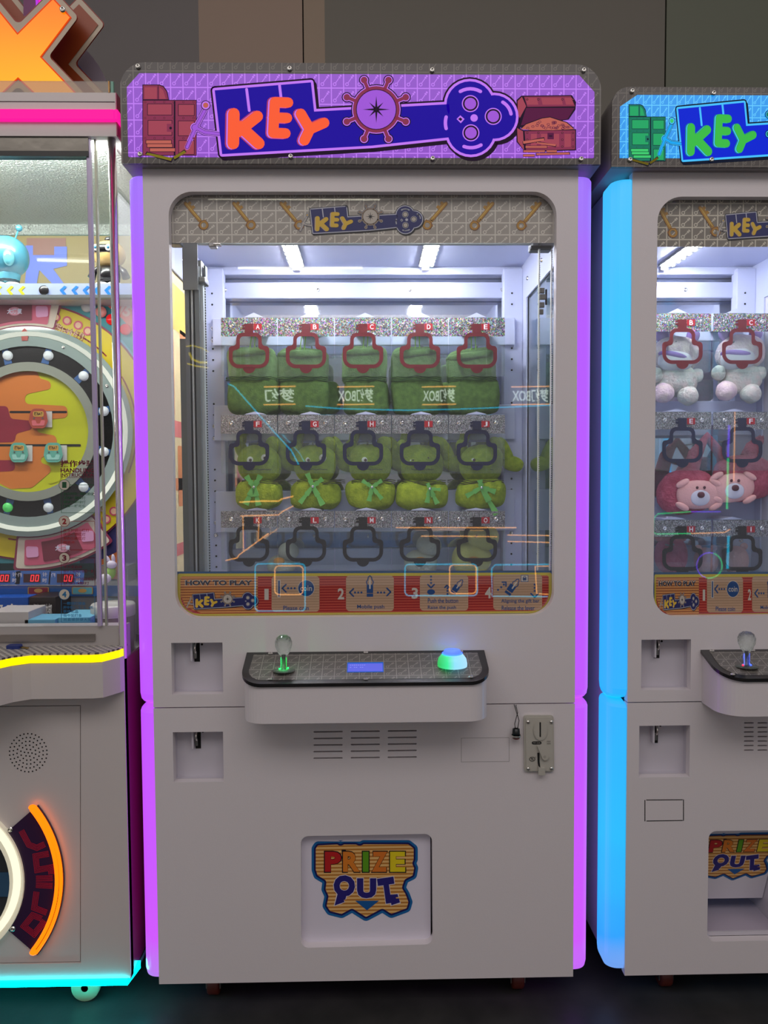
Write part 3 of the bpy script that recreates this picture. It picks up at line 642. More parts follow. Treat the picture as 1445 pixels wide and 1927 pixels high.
B().flat([LITP], lambda a, c: (a, YH-.0003, c), key_pattern('header_print_lit', (20,10,30), (30,20,40), HPX, HPZ, hk.x, hk.z, 'XZ', 1.0, (136,68,194), (184,112,238))).go('lit_panel', hd, label='purple backlit panel')
b = B(); logo(b, fh, PURPLE); b.go('key_logo', hd, label='big blue key with orange letters KEY and a ship wheel')
b = B(); chests(b, fh, PURPLE, 0); b.go('locker_print', hd, label='printed red riveted locker with gold bars'); b = B(); chests(b, fh, PURPLE, 1); b.go('treasure_chest_print', hd, label='printed open treasure chest full of coins')
screws(hd, [at(x, y, YH)-Vector((0,.002,0)) for x, y in ((260,126),(545,130),(813,133),(1098,133),(264,291),(547,295),(814,299),(1093,300))], .0052)
# body shell
b = B(); b.box(XL-.028, XL-.004, .06, .86, .08, hz0-.004, mat('side_paint', (206,202,212), .4)); b.go('side_panel', main)
b = B(); b.box(XR+.004, XR+.028, .06, .86, .08, hz0-.004, mat('side_paint', (206,202,212), .4)); b.go('side_panel', main)
B().box(XL-.02, XR+.02, .84, .86, .08, ZT, mat('side_paint', (206,202,212), .4)).go('rear_panel', main)
B().box(XL-.02, XR+.02, .08, .84, .072, .085, mat('underside', (60,60,62), .6)).go('base_plate', main)
tube_p = gradient_emit('purple_tube', [(0, (176,128,235)), (.06, (206,80,252)), (.45, (186,78,255)), (.85, (176,78,250)), (1, (150,110,245))], 'Z', .06, ZT, 1.0)
for xi, xo in ((XL-.001, XL-.036), (XR+.001, XR+.036)):
    light_bar(main, xi, xo, ZB-.002, ZS-.001, tube_p, 'light_tube'); light_bar(main, xi, xo, ZS+.001, hz0-.006, tube_p, 'light_tube')
# window with its two stickers on the inside of the glass
B().plate([[(at(310,350).x, at(690,352).z), (at(1053,350).x, at(690,352).z), (at(1053,350).x, at(690,1170).z), (at(310,350).x, at(690,1170).z)]], .0205, .0235, GLASS).go('front_glass', main)
YS = .0245
ks = at(322+0.0,350+18*1.0,YS); st0 = at(690,457,YS).z
ts = [(p[0]*1.03, p[1]) for p in win if p[1] > st0]; ts = [(at(300,0,YS).x, st0), (at(1062,0,YS).x, st0), (at(1062,0,YS).x, at(690,350,YS).z), (at(300,0,YS).x, at(690,350,YS).z)]
TSP = key_pattern('window_top_print', (190,180,172), (240,232,222), .0314, .0254, at(323,374,YS).x, at(323,374.5,YS).z, 'XZ', lw=.0026)
tp = B().plate([ts], YS, YS+.0006, TSP).go('top_sticker', main, label='grey key-grid strip with gold keys and blue KEY logo')
b = B(); fs_ = pl(YS-.0001, .00015)
for q in ((349,383,386,427),(440,383,475,427),(529,383,566,427),(839,383,801,427),(927,383,890,428),(1016,383,978,428)): b = B(); gold_key(b, fs_, *q); b.go('gold_key_print', tp)
b = B()
logo(b, lambda l: (lambda u, v: fs_(l+6)(582+(u-398)*.3708, 387+(v-150)*.368)), INK); b.go('key_logo', tp)
b = B(); how_to_play(b, pl(YS-.0001, .00015)); b.go('instruction_sticker', main, label='red striped HOW TO PLAY strip with four numbered pictures')
# interior
CX = [468.5+107.2*k for k in range(5)]
IX0, IX1 = -.452, .452
build_interior(main, IX0, IX1, 1.79, [c+ (13-13) for c in CX], [(598,633,599,650), (781,816,762,828), (962,993,923,1000)], ['ABCDE', 'FGHIJ', 'KLMNO'], (-.188, .176), (402, 968))
# side walls with windows
zsw = 1.687
for sx, nm in ((IX0, 0), (IX1, 1)):
    x0, x1 = (sx-.004, sx) if nm == 0 else (sx, sx+.004)
    o = B().prism([[(.02,.905),(.80,.905),(.80,1.80),(.02,1.80)], [(.03,.92),(.49,.92),(.49,zsw),(.03,zsw)]], lambda a, c: (x1 if nm == 0 else x0, a, c), lambda a, c: (x0 if nm == 0 else x1, a, c), WHITE2).go('inner_side_frame', main)
    screws(o, [((sx+.0005 if nm == 0 else sx-.0005), y, 1.735) for y in (.12, .30, .47)], .006 if nm else -.006, 'x')
    if nm == 0:
        pb = B().box(sx-.010, sx-.006, .03, .49, .92, zsw, mat('poster_cream', (246,222,168), .5)).go('side_poster', main, label='cream and orange poster seen through the side pane')
        bb = B(); fx = lambda u, v: (sx-.0055, u, v)
        oc = [mat('poster_orange', (238,150,96), .5), mat('poster_yellow', (250,206,96), .5), mat('poster_pink', (232,128,120), .5)]
        for y0, y1, z0, z1, k in ((.03,.14,1.56,1.64,1),(.18,.34,1.55,1.66,1),(.04,.20,1.42,1.49,2),(.06,.12,1.36,1.53,0),(.16,.22,1.34,1.55,0),(.28,.34,1.36,1.56,0),(.03,.40,1.29,1.33,2),(.06,.28,1.16,1.19,0),(.10,.16,1.10,1.26,2),(.24,.30,1.12,1.27,0),(.05,.40,1.00,1.03,2)):
            bb.flat([rect(y0, z0, y1, z1, .008)], fx, oc[k])
        bb.go('poster_strokes', pb)
    else:
        B().box(sx+.006, sx+.009, .03, .49, .92, zsw, glass('side_glass', (205,222,222), 1.6)).go('side_glass', main)
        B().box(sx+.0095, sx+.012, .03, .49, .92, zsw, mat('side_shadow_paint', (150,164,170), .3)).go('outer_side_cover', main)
# gantry at the left, toothed belts at the right
gx = lambda px, Y: at(px, 700, Y).x; gz = lambda py, Y: at(697, py, Y).z
g = B().box(gx(347,.08), gx(375,.08), .08, .084, gz(545,.08), gz(452,.08), mat('gantry_grey', (112,116,116), .5)).go('gantry_cover', main)
b = B(); zl = gz(1080,.09)
for a, c, m, y in ((350,358,ALU,.090),(358.5,361,DARK,.096),(361.5,365,ALUL,.090),(365.5,368,DARK,.096),(368.5,377,ALU,.090),(377.5,384.5,ALUL,.10)): b.box(gx(a,y), gx(c,y), y, y+.03, zl, gz(500 if a < 377 else 528, y), m)
rl = b.go('gantry_rail', main, label='grey aluminium lifting rail')
B().box(gx(341,.10), gx(352,.10), .092, .12, zl, gz(638,.1), mat('gantry_plate', (100,108,104), .5)).go('rail_plate', rl)
b = B(); b.box(gx(376,.11), gx(384,.11), .10, .13, gz(530,.1), gz(489,.1), STEEL, .002); b.box(gx(386,.11), gx(390,.11), .11, .13, gz(532,.1), gz(497,.1), ALU, .001); b.box(gx(377,.1), gx(391,.1), .09, .13, gz(534,.1), gz(522,.1), STEEL, .003); b.go('slide_block', rl)
def belt(px0, px1, Y, y0, y1, name='drive_belt'):
    b = B(); zt, zb_ = gz(y0, Y), gz(y1, Y); n = 150; wm = mat('belt_white', (206,208,196), .5)
    p0 = at(px0, y0, Y); p1 = at(px1, y1, Y); b.box(p1.x-.0022, p1.x-.0006, Y, Y+.006, zb_, zt, wm)
    for k in range(n):
        z = zb_+(zt-zb_)*k/n; b.box(p1.x-.0006, p1.x+.0014, Y, Y+.006, z, z+(zt-zb_)/n*.5, wm)
    return b.go(name, main, kind='stuff')
belt(1013, 1013, .05, 458, 1078); belt(1036, 1036, .06, 460, 1078)
b = B(); b.box(gx(385,.12), gx(389,.12), .12, .125, gz(1078,.12), gz(535,.12), ALUL)
for k in range(110): z = gz(1078,.12)+(gz(535,.12)-gz(1078,.12))*k/110; b.box(gx(387.5,.12), gx(389.5,.12), .117, .12, z, z+.0028, DARK)
b.go('left_drive_belt', main, kind='stuff')
b = B()
for z_, r in ((560,.010),(575,.007),(548,.007),(588,.005)): b.box(gx(1017,.05)-.004, gx(1017,.05)+r, .044, .05, gz(z_+5,.05), gz(z_-5,.05), mat('clamp_metal', (110,108,104), .4, .8), .001)
b.tube([(gx(1027,.05), .05, gz(545,.05)), (gx(1027,.05), .05, gz(574,.05))], .0022, mat('bolt_black', (40,40,42), .4, .6)); b.go('belt_clamp', main)
b = B(); b.box(gx(1000,.06), gx(1040,.06), .05, .10, gz(467,.06), gz(450,.06), mat('motor_dark', (86,90,94), .5), .003); b.box(gx(996,.06), gx(1034,.06), .045, .06, gz(471,.06), gz(466,.06), DARK); b.go('belt_motor', main)
b = B(); b.box(gx(324,.05), gx(346,.05), .04, .07, gz(462,.05), gz(452,.05), mat('motor_dark', (86,90,94), .5), .003); b.go('corner_bracket', main)
B().box(gx(376,.08), gx(1000,.08), .075, .085, gz(461,.08), gz(450,.08), mat('top_rail', (150,160,160), .4), .001).go('top_rail', main)
b = B(); b.box(gx(398,.08), gx(412,.08), .07, .09, gz(467,.08), gz(455,.08), STEEL, .002); b.box(gx(407,.08), gx(421,.08), .065, .08, gz(465,.08), gz(458,.08), CHROME, .002); b.go('rail_coupling', main)
# control panel
cx0, cx1 = at(468,1228,0).x, at(907.5,1224,0).x
cp, slope = control_panel(main, cx0-.004, cx1+.004, at(690,1225.5,0).z, at(690,1285,-.105).z, at(690,1360,-.10).z, -.105, .0257, None)
GR = emi('led_green', (40,255,110), 3); GB = emi('led_blue', (60,90,255), 3)
yj = -.062; joystick(cp, at(534,1255,yj).x, yj, slope(yj), (GR, emi('rod_green', (50,235,90), 1.2)))
b = B(); y0s, y1s = -.040, -.073; sx0, sx1 = at(653,1250,-.055).x, at(721.5,1250,-.055).x
b.add([(sx0,y1s,slope(y1s)+.0012),(sx1,y1s,slope(y1s)+.0012),(sx1,y0s,slope(y0s)+.0012),(sx0,y0s,slope(y0s)+.0012)], [(0,1,2,3)], emi('lcd_border', (10,90,190), 1))
d = .0018; b.add([(sx0+d,y1s+d,slope(y1s+d)+.0016),(sx1-d,y1s+d,slope(y1s+d)+.0016),(sx1-d,y0s-d*2.6,slope(y0s-d*2.6)+.0016),(sx0+d,y0s-d*2.6,slope(y0s-d*2.6)+.0016)], [(0,1,2,3)], emi('lcd_blue', (98,104,226), 1))
rnd = random.Random(4)
for k in range(22):
    x = sx0+.006+.0042*(k % 8); y = y0s-.009-.0085*(k//8)*.9
    if k//8 == 1 and k % 3 == 0: continue
    if k > 15: continue
    b.box(x, x+.0026, y-.004, y-.0005, slope(y)+.0014, slope(y)+.0019, emi('lcd_text', (140,146,240), 1))
b.go('lcd_screen', cp, label='small blue lit character screen')
bx, by = at(851,1248,-.052).x, -.052; bz = slope(by)
dome = gradient_emit('button_dome', [(0, (20,190,80)), (.3, (40,240,150)), (.55, (140,225,250)), (1, (170,225,255))], 'X', bx-.030, bx+.030, 1.0)
b = B(); b.lathe([(.0310,0),(.0315,.006),(.0295,.016),(.0235,.024),(.019,.0265),(0,.0265)], (bx,by,bz-.001), dome, 'z', 32)
b.lathe([(.0188,.0266),(.0188,.0300),(.0165,.0345),(.009,.0362),(0,.0366)], (bx,by,bz-.001), emi('button_cap', (70,110,235), 1.0, (120,150,240)), 'z', 32)
b.tube([(bx+.0205*math.cos(a/20*2*PI), by+.0205*math.sin(a/20*2*PI), bz+.0262) for a in range(20)], .0012, emi('button_ring', (30,60,255), 9), 6, True)
b.go('push_button', cp, label='large domed button glowing green and blue')
l = bpy.data.lights.new('stick_led', 'POINT'); l.energy = .02; l.color = (.1,1,.3); l.shadow_soft_size = 0
lo = bpy.data.objects.new('stick_led', l); COL.objects.link(lo); lo.parent = main; lo.location = (at(534,1255,yj).x, yj-.012-.42, slope(yj)+.012)
# coin acceptor
CA = mat('coin_plate_grey', (188,184,174), .38, coat=.2)
c = lambda x, y: at(x, y, -.008)
def P2c(pts): return [(c(*p).x, c(*p).z) for p in pts]
ca = B().plate([fillet(P2c([(986,1347),(1042,1347),(1043,1453),(987,1453)]), .006, 5)], -.006, 0, CA)
ca.plate([fillet(P2c([(989,1350),(1040,1350),(1041,1451),(990,1451)]), .004, 5)], -.008, -.006, CA); ca.plate([P2c([(1012,1440),(1016,1444),(1024,1444),(1025,1457),(1012,1457)])], -.014, -.008, CA)
ca = ca.go('coin_acceptor', main, label='grey plastic coin acceptor with slot, lever and return mouth')
fc = pl(-.0083, .0004)
b = B(); b.prism([circ(1017,1374.5,13,26,19)], lambda u, v: at(u, v, -.011), lambda u, v: at(u, v, -.008), CA); b.flat([circ(1017,1374.5,11,26,17)], lambda u, v: at(u, v, -.0114), CA); b.go('slot_disc', ca)
b = B(); b.flat([rect(1015.2,1359,1017.8,1387,1)], lambda u, v: at(u, v, -.0118), DARK); b.flat([[(1011,1417),(1013,1416),(1015,1417),(1015.2,1434),(1016.6,1444),(1014,1445.5),(1012,1437)]], fc(3), DARK); b.go('coin_slots', ca)
b = B(); b.prism([capsule((1013.6,1404), (1026,1425), 2.6, 8, 6)], lambda u, v: at(u, v, -.014), lambda u, v: at(u, v, -.008), CA); b.prism([circ(1025,1424,2.6)], lambda u, v: at(u, v, -.0145), lambda u, v: at(u, v, -.014), mat('lever_pin', (170,166,156), .4)); b.go('return_lever', ca)
b = B(); b.flat([capsule((1003.5,1398), (1016,1398), 2.8)], fc(2), BLACK); b.text('TW-131B', (1002.5,1396.8,1016.5,1399.4), fc(3), mat('mark_grey', (170,168,160), .5), .01); b.go('model_mark', ca); b = B()
b.flat([circ(1001.5,1428.5,5.5,20,4.4), circ(1001.5,1428.5,4.6,20,3.6)], fc(2), BLACK); b.text('TL', (998.6,1426.4,1004.6,1430.6), fc(2), BLACK, .03); b.flat([circ(1007.5,1425,.7)], fc(2), BLACK); b.go('round_mark', ca); b = B()
for y in (1395, 1399): b.flat([rect(1029,y-1,1036,y+1)], fc(2), mat('mark_grey2', (150,146,140), .5))
b.go('faint_marks', ca)
b = B()
for x, y in ((993.5,1358.5),(1037.3,1358.5),(993.7,1446.5),(1037.4,1446)): p = c(x, y); b.blob((p.x, -.0085, p.z), (.0042,.003,.0042), CHROME, nu=14, nv=8)
b.go('plate_screws', ca)
# casters
for px in (403, 973):
    cxw = at(px, 1865, .07).x
    k = B(); k.box(cxw-.018, cxw+.018, .055, .10, .055, .072, STEEL, .002); k.box(cxw-.017, cxw-.0145, .06, .095, .02, .06, STEEL); k.box(cxw+.0145, cxw+.017, .06, .095, .02, .06, STEEL)
    k = k.go('caster', main)
    B().lathe([(.012,-.0135),(.0235,-.0135),(.026,-.010),(.026,.010),(.0235,.0135),(.012,.0135)], (cxw, .076, .0262), mat('caster_brown', (96,34,24), .45), 'x', 24).go('wheel', k, label='reddish brown caster wheel')
for px in (403, 973):
    cxw = at(px, 1865, .07).x
    k = B(); k.box(cxw-.018, cxw+.018, .74, .785, .055, .072, STEEL, .002); k.box(cxw-.017, cxw-.0145, .745, .78, .02, .06, STEEL); k.box(cxw+.0145, cxw+.017, .745, .78, .02, .06, STEEL)
    k = k.go('caster', main)
    B().lathe([(.012,-.0135),(.0235,-.0135),(.026,-.010),(.026,.010),(.0235,.0135),(.012,.0135)], (cxw, .762, .0262), mat('caster_brown', (96,34,24), .45), 'x', 24).go('wheel', k)
# dangling push switch
org = at(971,1325,-.01); sw = empty('push_switch', org, 'small black and red push switch dangling on wires left of the coin acceptor', 'switch')
q = lambda x, y, Y=-.011: at(x, y, Y)
BW = mat('wire_black', (16,14,18), .5)
b = B(); b.tube([at(967,1325.5,.004), q(968,1328), q(971,1338,-.012), q(974,1347,-.012), q(976.5,1356), q(975.5,1362), q(974,1371)], .0008, BW, 6)
b.tube([at(971,1325.5,.004), q(971,1330), q(974,1341,-.010), q(971,1352,-.010), q(968.5,1362), q(969.5,1371)], .0008, BW, 6); b.go('wires', sw)
p = q(971,1381,-.013)
B().lathe([(.0045,.012),(.0078,.011),(.0082,.002),(.0088,-.003),(0,-.003)], p, mat('switch_black', (12,20,24), .35), 'z', 18).go('switch_body', sw)
B().lathe([(.0098,-.002),(.0104,-.003),(.0104,-.0055),(.0090,-.007)], p, CHROME, 'z', 18).go('metal_ring', sw)
B().lathe([(.0085,-.0065),(.0080,-.0095),(.0055,-.0110),(0,-.0112)], p, mat('switch_red', (120,26,24), .35), 'z', 18).go('red_cap', sw)

# ------------------------------------------------------------ plush prizes
GP = mat('plush_green', (110,142,78), .9, sheen=.5, bump=(260,.0016), noise_col=(90,122,60)); GP2 = mat('plush_green_deep', (80,112,46), .9, sheen=.4, bump=(260,.0016), noise_col=(60,90,34)); GPZ = mat('zip_green', (34,66,22), .7)
LP = mat('plush_lime', (158,176,36), .9, sheen=.6, bump=(220,.0026), noise_col=(128,150,20)); LPD = mat('zip_lime', (62,66,20), .7)
RIB = mat('ribbon_green', (104,176,84), .35, sheen=.3); CORD = mat('cord_lime', (156,214,60), .6)
WH = mat('plush_white', (232,228,220), .8); GEM = mat('gem_silver', (220,225,225), .2, .8); DKB = mat('pupil_brown', (66,34,26), .4); TONG = mat('felt_brown', (110,50,36), .8)
def zipper(b, x0, x1, z, y, m, sag, rr=.0013):
    for k in range(3):
        b.tube([(x0+(x1-x0)*t/8, y-.012*math.sin(PI*t/8), z-.0042*k+sag*math.sin(PI*t/8)+.002*math.sin(t*2+k)) for t in range(9)], rr, m, 6)
YP = .470
def green_pouch(i, cx, y0, w, sk, label):
    c = at(cx, 716, YP); t = empty('green_plush_pouch', (c.x, YP, at(cx, 778, YP).z), label, 'plush pouch', 'green pouches on the top row')
    hw = w/2/675
    B().blob((c.x, YP+.008, at(cx, 690+y0*.5, YP).z), (hw*.99, .040, .053), GP, .42, .006, sk, seed=i).go('upper_pouch', t)
    B().blob((c.x-.004+.004*i%.008, YP-.006, at(cx, 666+y0, YP).z), (hw*.93, .034, .012), GP, .6, .006, sk-.04, seed=i+9, nf=22).go('folded_rim', t)
    B().blob((c.x+.004, YP+.004, at(cx, 747, YP).z), (hw*1.0, .042, .049), GP2, .34, .007, sk*.5, seed=i+4).go('lower_pouch', t)
    b = B(); zipper(b, c.x-hw*.98, c.x+hw*.98, at(cx, 714, YP).z, YP-.031, GPZ, .002-.01*sk); b.go('zipper', t)
    if i in (1, 3, 4): s = 1 if i != 4 else -1; B().blob((c.x+s*(hw+.004), YP+.028, at(cx, 746, YP).z), (.026, .022, .042), GP2, .6, .005, 0, seed=i+20).go('side_flap', t)
    b = B(); zc_ = at(cx, 662, YP).z; zt = at(cx, 628, YP).z
    for d, e in ((-.004, -.008), (.006, .004)): b.tube([(c.x+.004+d, YP-.004, zt), (c.x+.004+e-.003*sk*8, YP-.03, zc_)], .0016, CORD, 6)
    b.go('cord', t)
for i, (cx, y0, w, sk, lb) in enumerate(((476,0,94,-.03,'green plush pouch leftmost on the top row, behind panel A'),(570,4,96,.03,'green plush pouch with pale folded rim, behind panel B'),(686,0,84,0,'narrow upright green plush pouch behind panel C'),(782,2,94,-.06,'tilted green plush pouch with bulging rim, behind panel D'),(886,7,92,-.07,'green plush pouch rightmost on the top row, behind panel E'))):
    green_pouch(i, cx, y0, w, sk, lb)
def ribbon(b, pts, w, Y, m=RIB):
    """flat ribbon strip through world x, z points"""
    for (a, c) in zip(pts[:-1], pts[1:]):
        d = Vector((c[0]-a[0], c[1]-a[1])).normalized(); n = Vector((-d.y, d.x))*w; e = .0006
        b.prism([[(a[0]+n.x*.6, a[1]+n.y*.6), (c[0]+n.x, c[1]+n.y), (c[0]-n.x, c[1]-n.y), (a[0]-n.x*.6, a[1]-n.y*.6)]], lambda u, v: (u, Y-.0008-.010*abs(v-a[1])/.05*.4, v), lambda u, v: (u, Y+.001, v), m)
def lime_pouch(i, cx, bow, label):
    p = lambda x, y, Y=YP: at(cx+x, y, Y); c = p(0, 905); t = empty('lime_plush_pouch', (c.x, YP, p(0, 957).z), label, 'plush pouch', 'lime pouches on the middle row')
    B().blob(p(0, 873, YP+.004), (.060, .040, .052), LP, .75, .006, 0, seed=i).go('head', t)
    B().blob(p(0, 930, YP+.002), (.069, .044, .041), LP, .62, .008, 0, seed=i+5).go('lower_pouch', t)
    for x, y, rx, rz, ro in ((-34, 845, .016, .026, -.3), (26, 838, .022, .024, .4)): B().blob(p(x, y, YP+.012), (rx, .018, rz), LP, .9, .003, ro, seed=i+x).go('ear', t)
    for x, y, rx, rz, ro in ((-30, 822, .014, .036, .25), (46, 850, .018, .046, -.45), (60, 872, .032, .022, .3)): B().blob(p(x, y, YP+.034), (rx, .016, rz), LP, .85, .004, ro, seed=i+x+2).go('arm', t)
    b = B(); zipper(b, p(-42, 0).x, p(42, 0).x, p(0, 904).z, YP-.026, LPD, -.003+.002*(i % 3), .0011); b.go('zipper', t)
    for x, y in ((-13, 866), (14, 862)):
        q = p(x+(i % 3-1)*3, y, YP-.030); b = B(); b.blob(q, (.0105, .006, .0105), WH, nu=18, nv=10); b.blob(q-Vector((-.001,.0045,0)), (.0044,.003,.0044), DKB, nu=12, nv=8); b.go('eye', t)
    b = B(); b.tube([p(x, 883.5+1.2*math.sin(x*.4), YP-.037) for x in (-19,-12,-5,2,9,16,23)], .0009, LPD, 6); b.go('stitched_mouth', t)
    k = p(bow[0], bow[1]); b = B(); Yb = YP-.047
    for dx, dy, w in bow[2]: b_ = [(k.x, k.z), (k.x+dx/675*.5, k.z-dy/675*.5), (k.x+dx/675, k.z-dy/675)]; ribbon(b, b_, w, Yb)
    o = b.go('ribbon_bow', t, label='satin green ribbon bow'); B().blob((k.x, Yb-.006, k.z), (.0042,.004,.0042), GEM, nu=12, nv=8).go('gem', o)
bows = [(-4,916,((-14,-20,.008),(12,-21,.008),(-16,32,.009),(8,34,.008))),(-2,915,((-10,-24,.007),(18,-14,.007),(-24,30,.007),(18,34,.008))),(3,916,((-18,-12,.006),(18,-12,.006),(-6,26,.007),(18,22,.006))),(13,919,((-4,-10,.006),(20,2,.005),(-5,26,.007),(14,28,.007))),(-3,917,((-3,-14,.008),(-28,16,.007),(26,8,.008),(28,50,.009)))]
for i, (cx, lb) in enumerate(((487,'lime plush pouch leftmost on the middle row, wide open green bow'),(593,'lime plush pouch with long-tailed bow, behind panel G'),(697,'lime plush pouch with small tied bow, middle of the middle row'),(793,'lime plush pouch with bow tied off-centre, behind panel I'),(904,'lime plush pouch rightmost on the middle row, bow tail hanging lowest'))):
    lime_pouch(i, cx, bows[i], lb)
YW = mat('plush_pale_yellow', (214,204,110), .9, sheen=.5, bump=(220,.002)); OR = mat('felt_orange', (226,150,50), .7); PW = mat('plush_offwhite', (196,194,176), .9, bump=(220,.002))
def duck(px, Y, label, body, s=1):
    g = at(px, 1045, Y); g.z = .906; t = empty('small_plush_toy', g, label, 'plush toy', 'soft toys lying on the cabinet floor')
    B().blob((g.x, Y, .906+.045*s), (.055*s, .040, .045*s), body, .9, .004, 0, seed=px).go('body', t); B().blob((g.x+.03*s, Y-.01, .906+.105*s), (.042*s, .036, .036*s), body, .95, .003, .1, seed=px+1).go('head', t)
    B().blob((g.x-.002, Y-.048, .906+.05), (.016, .008, .010), OR, .9).go('beak', t)
duck(790, .52, 'off-white plush toy lying behind panel N', PW, .85); duck(888, .52, 'pale yellow plush toy lying behind panel O', YW, 1.05); duck(530, .53, 'dull yellow plush toy lying behind panels K and L', PW, .7)

# ------------------------------------------------------------ RIGHT MACHINE (narrower, cyan)
RC = .847
rm = empty('key_prize_machine', (RC, .42, 0), 'narrow white key prize machine with cyan lit header at the right edge', 'arcade machine')
main2, main = main, rm
RL, RR = at(1190,340).x, 2*RC-at(1190,340).x
wl_, wr_ = at(1234,700).x, 2*RC-at(1234,700).x
wt, wbm = at(1300,370).z, at(1300,1160).z
win2 = fillet([(wl_,wt),(wr_,wt),(wr_,wbm),(wl_,wbm)], .052, 10)
ra = (at(1207,1204), at(1299,1298)); rb_ = (at(1203,1366), at(1297,1462))
B().plate([[(RL,ZS+.0012),(RR,ZS+.0012),(RR,ZT),(RL,ZT)], win2, rc(ra)], 0, .02, WHITE).go('upper_door', rm)
hol = []
for i in range(6):
    for k in range(7):
        x = 1400+25.5*i; c0 = at(x, 1360.5+8.55*k); hol.append(rect(c0.x, c0.z-.0015, c0.x+.0215, c0.z+.0015, .0011))
ph2 = fillet([(at(1333,1600).x, at(1340,1564).z), (2*RC-at(1333,1600).x, at(1340,1564).z), (2*RC-at(1333,1600).x, at(1340,1772).z), (at(1333,1600).x, at(1340,1772).z)], .017, 6)
B().plate([[(RL,ZB),(RR,ZB),(RR,ZS-.0012),(RL,ZS-.0012)], rc(rb_), ph2]+hol, 0, .02, WHITE).go('lower_door', rm)
v0 = at(1395,1352); B().box(v0.x, v0.x+.19, .021, .03, at(1400,1420).z, v0.z, DARK).go('speaker_backing', rm)
lock_recess(rm, *ra); lock_recess(rm, *rb_)
for q in ([(1213.5,1506),(1213.5,1545)],[(1216.5,1505.5),(1284,1505)],[(1286,1505),(1286,1544)],[(1217,1545),(1284,1544)]):
    B().prism([capsule(*q, .8)], lambda u, v: at(u, v, -.0003), lambda u, v: at(u, v, .001), DARK).go('cover_slit', rm)
# open chute with its tilted flap
hx = ph2[0][0]; x0, x1 = at(1333,1600).x, 2*RC-at(1333,1600).x; z0, z1 = at(1340,1772).z, at(1340,1564).z
LIL = mat('chute_lilac', (196,186,202), .3)
b = B(); b.box(x0-.006, x0-.003, .02, .20, z0, z1, SHADEW); b.box(x1+.003, x1+.006, .02, .20, z0, z1, SHADEW); b.box(x0-.006, x1+.006, .02, .20, z0-.002, z0+.001, LIL); b.box(x0-.006, x1+.006, .198, .20, z0, z1, SHADEW); b.box(x0, x1, .02, .024, z0, z0+.010, SHADEW); b.go('prize_chute', rm)
zf_ = at(1400,1577,.035).z; zl_ = at(1400,1690,.10).z
fp = B().prism([rect(x0-.001, 0, x1+.001, 1)], lambda a, t: (a, .03+.07*t, z1+(zl_-z1)*t), lambda a, t: (a, .034+.07*t, z1+(zl_-z1)*t), mat('hatch_flap2', (232,228,238), .35)).go('hatch_flap', rm)
b = B()
def ffn(l):
    def g(u, v):
        t = (v-1564)/(1690-1564); return Vector((at(1341+(u-610)*.756, 1600, .03).x, .0296+.07*t-.0003*l, z1+(zl_-z1)*t))
    return g
prize_out(b, lambda l: (lambda u, v: ffn(l*.6)(u, 1576+(v-1578)*.53)), 550, 1550, 1/5.16, 1/5.16); b.go('prize_out_sign', fp, label='PRIZE OUT sticker on the tilted flap')
# header
gz0, gz1, gx0 = at(1300,314.5,YH).z, at(1300,164,YH).z, at(1151,250,YH).x; gx1 = gx0+.70
HO2 = fillet([(gx0,gz0),(gx1,gz0),(gx1,gz1),(gx0,gz1)], [0,0,.036,.036], 8)
k2 = at(1194,176,YH)
hd2 = B().prism([HO2], lambda a, c: (a, YH+.006, c), lambda a, c: (a, .80, c), mat('header_grey', (140,134,132), .45)).go('header_box', rm)
B().plate([HO2], YH, YH+.005, key_pattern('header2_print_frame', (84,78,76), (124,118,112), .0176, .0247, k2.x-RC, k2.z, 'XZ', lw=.0018)).go('header_face', hd2, label='clear acrylic sign face printed with grey key grid')
lx0, lz0, lz1 = at(1166,250,YH).x, at(1300,298,YH).z, at(1300,179,YH).z; lx1 = gx0+gx1-lx0
B().flat([[(lx0,lz0),(lx1,lz0),(lx1,lz1-.024),(lx1-.036,lz1),(lx0+.036,lz1),(lx0,lz1-.024)]], lambda a, c: (a, YH-.0003, c), key_pattern('header2_print_lit', (10,20,30), (20,30,40), .0176, .0247, k2.x-RC, k2.z, 'XZ', 1.0, (8,146,232), (84,198,252), lw=.0018)).go('lit_panel', hd2, label='cyan backlit panel')
fh2 = lambda l: (lambda u, v: at(1273+(u-400)*.685, 197+(v-160)*.8, YH-.0004-.0002*l))
b = B(); logo(b, fh2, CYAN); b.go('key_logo', hd2, label='big blue key with green letters KEY'); b = B(); chests(b, fh2, CYAN, 0); b.go('locker_print', hd2, label='printed green riveted locker with gold bars')
b = B(); chests(b, fh2, CYAN, 1); b.go('treasure_chest_print', hd2)
screws(hd2, [at(x, y, YH)-Vector((0,.002,0)) for x, y in ((1189,172),(1342,176),(1185,301),(1338,301))], .005)
B().box(RL-.026, RL-.006, .06, .86, .08, gz0-.004, mat('side_paint', (206,202,212), .4)).go('side_panel', rm)
B().box(RR+.006, RR+.026, .06, .86, .08, gz0-.004, mat('side_paint', (206,202,212), .4)).go('side_panel', rm)
B().box(RL-.02, RR+.02, .84, .86, .08, ZT, mat('side_paint', (206,202,212), .4)).go('rear_panel', rm); B().box(RL-.02, RR+.02, .08, .84, .072, .085, mat('underside', (60,60,62), .6)).go('base_plate', rm)
tube_c = gradient_emit('cyan_tube', [(0, (120,160,235)), (.07, (20,160,255)), (.2, (0,186,255)), (.5, (24,170,255)), (.75, (0,196,255)), (1, (60,190,252))], 'Z', .06, ZT, 1.0)
